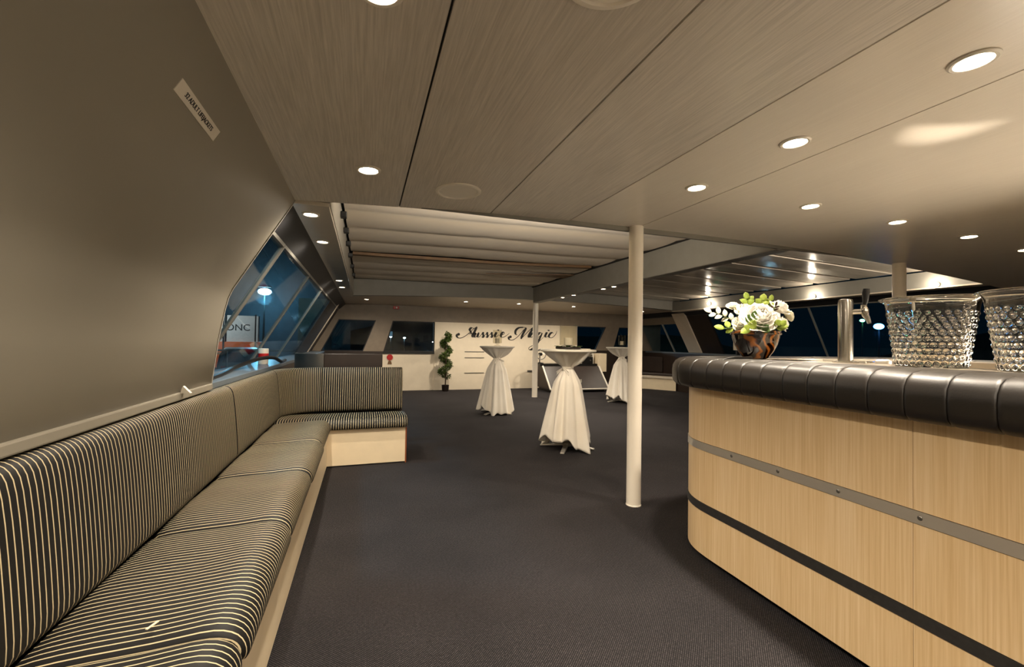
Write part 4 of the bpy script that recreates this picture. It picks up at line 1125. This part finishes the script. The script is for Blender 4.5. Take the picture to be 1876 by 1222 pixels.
for ch in list(DL_SRC.children): bpy.data.objects.remove(ch)
bpy.data.objects.remove(DL_SRC)

# ---------------------------------------------------------------- outside, at night
struct(MB().box(-90, 120, -60, 160, -1.9, -1.8).build('ground', 'water'))
struct(MB().box(-60, -1.9, -30, 70, -1.8, -1.2).build('quay', 'stone'))
def post_lamp(nm, x, y, z, zb_, r, mat, label, col, watts, cat='lamp post', head=True):
    e = empty(nm, (x, y, zb_)); tag(e, label, cat)
    C(e, MB().lathe([(.14, zb_), (.12, zb_+.3), (.05, z-.3), (.04, z-.1)], (x, y, 0), 12), 'post', 'joint', smooth=True)
    if head: C(e, MB().box(x-.55, x+.55, y-.16, y+.16, z+r*1.1, z+r*1.1+.12), 'head', 'frame_dark', bevel=.03)
    C(e, MB().ball((x, y, z), r, 18, 12, (1.5, 1, .8)), 'lens', mat, smooth=True)
    ld = bpy.data.lights.new('lamp_glow', 'POINT'); ld.energy = watts; ld.color = col; ld.shadow_soft_size = r*1.6
    l = bpy.data.objects.new('lamp_glow', ld); COL.objects.link(l); l.parent = e; l.location = (0, -.1, z-zb_-r*1.7)
post_lamp('dock_lamp', -9.0, 45.9, 5.55, -1.2, .38, 'flood', 'bright cold dock floodlight on a tall post outside the raked window', (.22, .72, 1.0), 1900)
post_lamp('dock_lamp', -3.3, 4.6, 5.2, -1.2, .2, 'flood', 'dock floodlight on the quay unseen beyond the plain left wall, added to light the sill', (.30, .80, 1.0), 520)  # added second floodlight, throws teal light onto the window sill
# backdrop added behind the lamp to catch its teal glow
sh = empty('glow_backdrop', (-14, 56, -1.2)); tag(sh, 'long dark backdrop added behind the floodlight to catch its glow', 'backdrop')
C(sh, MB().box(-34, -4, 49.5, 60, -1.2, 14), 'wall', 'stone')
C(sh, MB().prism([(-35, 49, 14), (-35, 60.5, 14), (-35, 55, 17)], (32, 0, 0)), 'roof', 'frame_dark')
# orange and white ship
sp_ = empty('moored_ship', (-11.5, 40, -1.5)); tag(sp_, 'orange and white moored ship with railing seen through the raked window', 'ship')
Rz = Matrix.Rotation(math.radians(14), 4, 'Z')
def S(mb, nm, mt, **k):
    o = mb.build(nm, mt, sp_, **k); return o
sp_.rotation_euler = (0, 0, math.radians(13))
S(MB().prism([(-9, 0, 0), (2.6, 0, 0), (3.6, 0, 2.35), (-9, 0, 2.35)], (0, 4, 0)), 'hull', 'orange')
S(MB().box(-9, 3.3, .25, 3.8, 2.35, 4.5), 'deckhouse', 'shipwhite')
S(MB().box(-9, 3.7, -.04, 0, 1.35, 1.5), 'rubbing_strake', 'batten')
for x in (-4, -1.6, .8, 3.0): S(MB().box(x-.05, x+.05, -.1, 0, -.2, 4.6), 'fender_post', 'black')
me = text_mesh('ONC', .75); me.materials.append(M['ink']); ttx = bpy.data.objects.new('lettering', me); COL.objects.link(ttx); ttx.parent = sp_
ttx.matrix_local = Matrix.Translation((1.78, .235, 3.5)) @ Matrix.Rotation(PI/2, 4, 'X')
ld = bpy.data.lights.new('deck_light', 'POINT'); ld.energy = 900; ld.color = (1, .9, .8); ld.shadow_soft_size = .15
l = bpy.data.objects.new('deck_light', ld); COL.objects.link(l); l.parent = sp_; l.location = (-1, -4.0, 5.0)
dlm = S(MB().ball((-1, -3.9, 5.25), .12, 10, 8), 'deck_lamp', 'lamp_small')
S(MB().tube([(-1, .4, 4.5), (-1, -1.5, 5.6), (-1, -3.9, 5.4)], .05, 8), 'lamp_arm', 'black', smooth=True)
# parked van on the quay
vn = empty('parked_van', (-5.6, 24.0, -1.2)); tag(vn, 'grey rounded van parked on the quay outside the raked window', 'van')
vn.rotation_euler = (0, 0, math.radians(14))
prof_v = [(-1.0, .35), (-1.0, 1.1), (-.92, 1.55), (-.75, 1.85), (.75, 1.85), (.92, 1.55), (1.0, 1.1), (1.0, .35)]
o = MB().prism([(x, 0, z) for x, z in prof_v], (0, 4.4, 0)).build('body', 'carpaint', vn, bevel=.08)
MB().prism([(-.78, -.01, 1.2), (.78, -.01, 1.2), (.66, -.01, 1.68), (-.66, -.01, 1.68)], (0, .03, 0)).build('rear_window', 'black', vn)
MB().box(-.85, -.65, -.03, .02, .75, 1.05).build('tail_light', 'red', vn); MB().box(.65, .85, -.03, .02, .75, 1.05).build('tail_light', 'red', vn)
for x in (-.8, .8):
    for y in (.8, 3.5):
        w = MB().lathe([(.33, -.1), (.33, .1)], (0, 0, 0), 20).build('wheel', 'black', vn); w.rotation_euler = (0, PI/2, 0); w.location = (x, y, .33)
# harbour lights to the right and a dark shore behind
post_lamp('harbour_lamp', 40.0, 23.8, 2.95, -1.8, .30, 'bluelamp', 'blue harbour lamp seen between the beer tap and the glass bucket', (.08, .35, 1.0), 60, head=False)
post_lamp('harbour_lamp', 42.0, 26.3, 3.6, -1.8, .16, 'greenlamp', 'small green harbour lamp just left of the blue one', (.2, 1, .4), 30, head=False)
post_lamp('harbour_lamp', 36.0, 38.1, 4.55, -1.8, .22, 'greenlamp', 'green harbour lamp left of the flowers', (.2, 1, .4), 60, head=False)
random.seed(9)
hl = MB()
def hill(u, v):
    a = -.3+1.9*u; r = 62+6*math.sin(7*u); h = (4.5+2.2*math.sin(9*u)+1.2*math.sin(23*u))*v
    return (r*math.cos(a)*(1+.08*v), r*math.sin(a)*(1+.08*v), -1.9+h)
hl.grid(hill, 80, 6); hl.has_uv = False
o = struct(hl.build('shore', 'stone', smooth=True))
for i, (x, y, z, c) in enumerate(((9, 60, 1.0, 'lamp_small'), (3.2, 58, 1.6, 'lamp_small'), (5.0, 59, 1.5, 'flood'), (34, 48, .6, 'flood'), (30, 26, .5, 'flood'))):
    post_lamp('shore_lamp', x, y, z, -1.8, .10, c, ('warm', 'warm', 'cold', 'cold', 'cold')[i]+' far shore lamp, '+('first', 'second', 'third', 'fourth', 'fifth')[i]+' from the left beyond the bow windows', (.6, .9, 1), 60, head=False)
# lit pontoon ahead of the bow
pn = empty('pontoon', (0, 16, -1.8)); tag(pn, 'low floating pontoon with a rail ahead of the bow windows', 'pontoon')
C(pn, MB().box(-6, 6, 15.2, 17.5, -1.8, -.5), 'deck', 'stone')
for z in (.2, .8): C(pn, MB().tube([(-6, 15.4, z), (6, 15.4, z)], .03, 8), 'rail', 'steel_dull')
for x in range(-6, 7, 2): C(pn, MB().tube([(x, 15.4, -.5), (x, 15.4, .8)], .03, 8), 'rail_post', 'steel_dull')
post_lamp('dock_lamp', 3.4, 20.5, 3.2, -1.8, .16, 'flood', 'dock lamp standing on the pontoon ahead of the bow', (.20, .62, 1.0), 250)
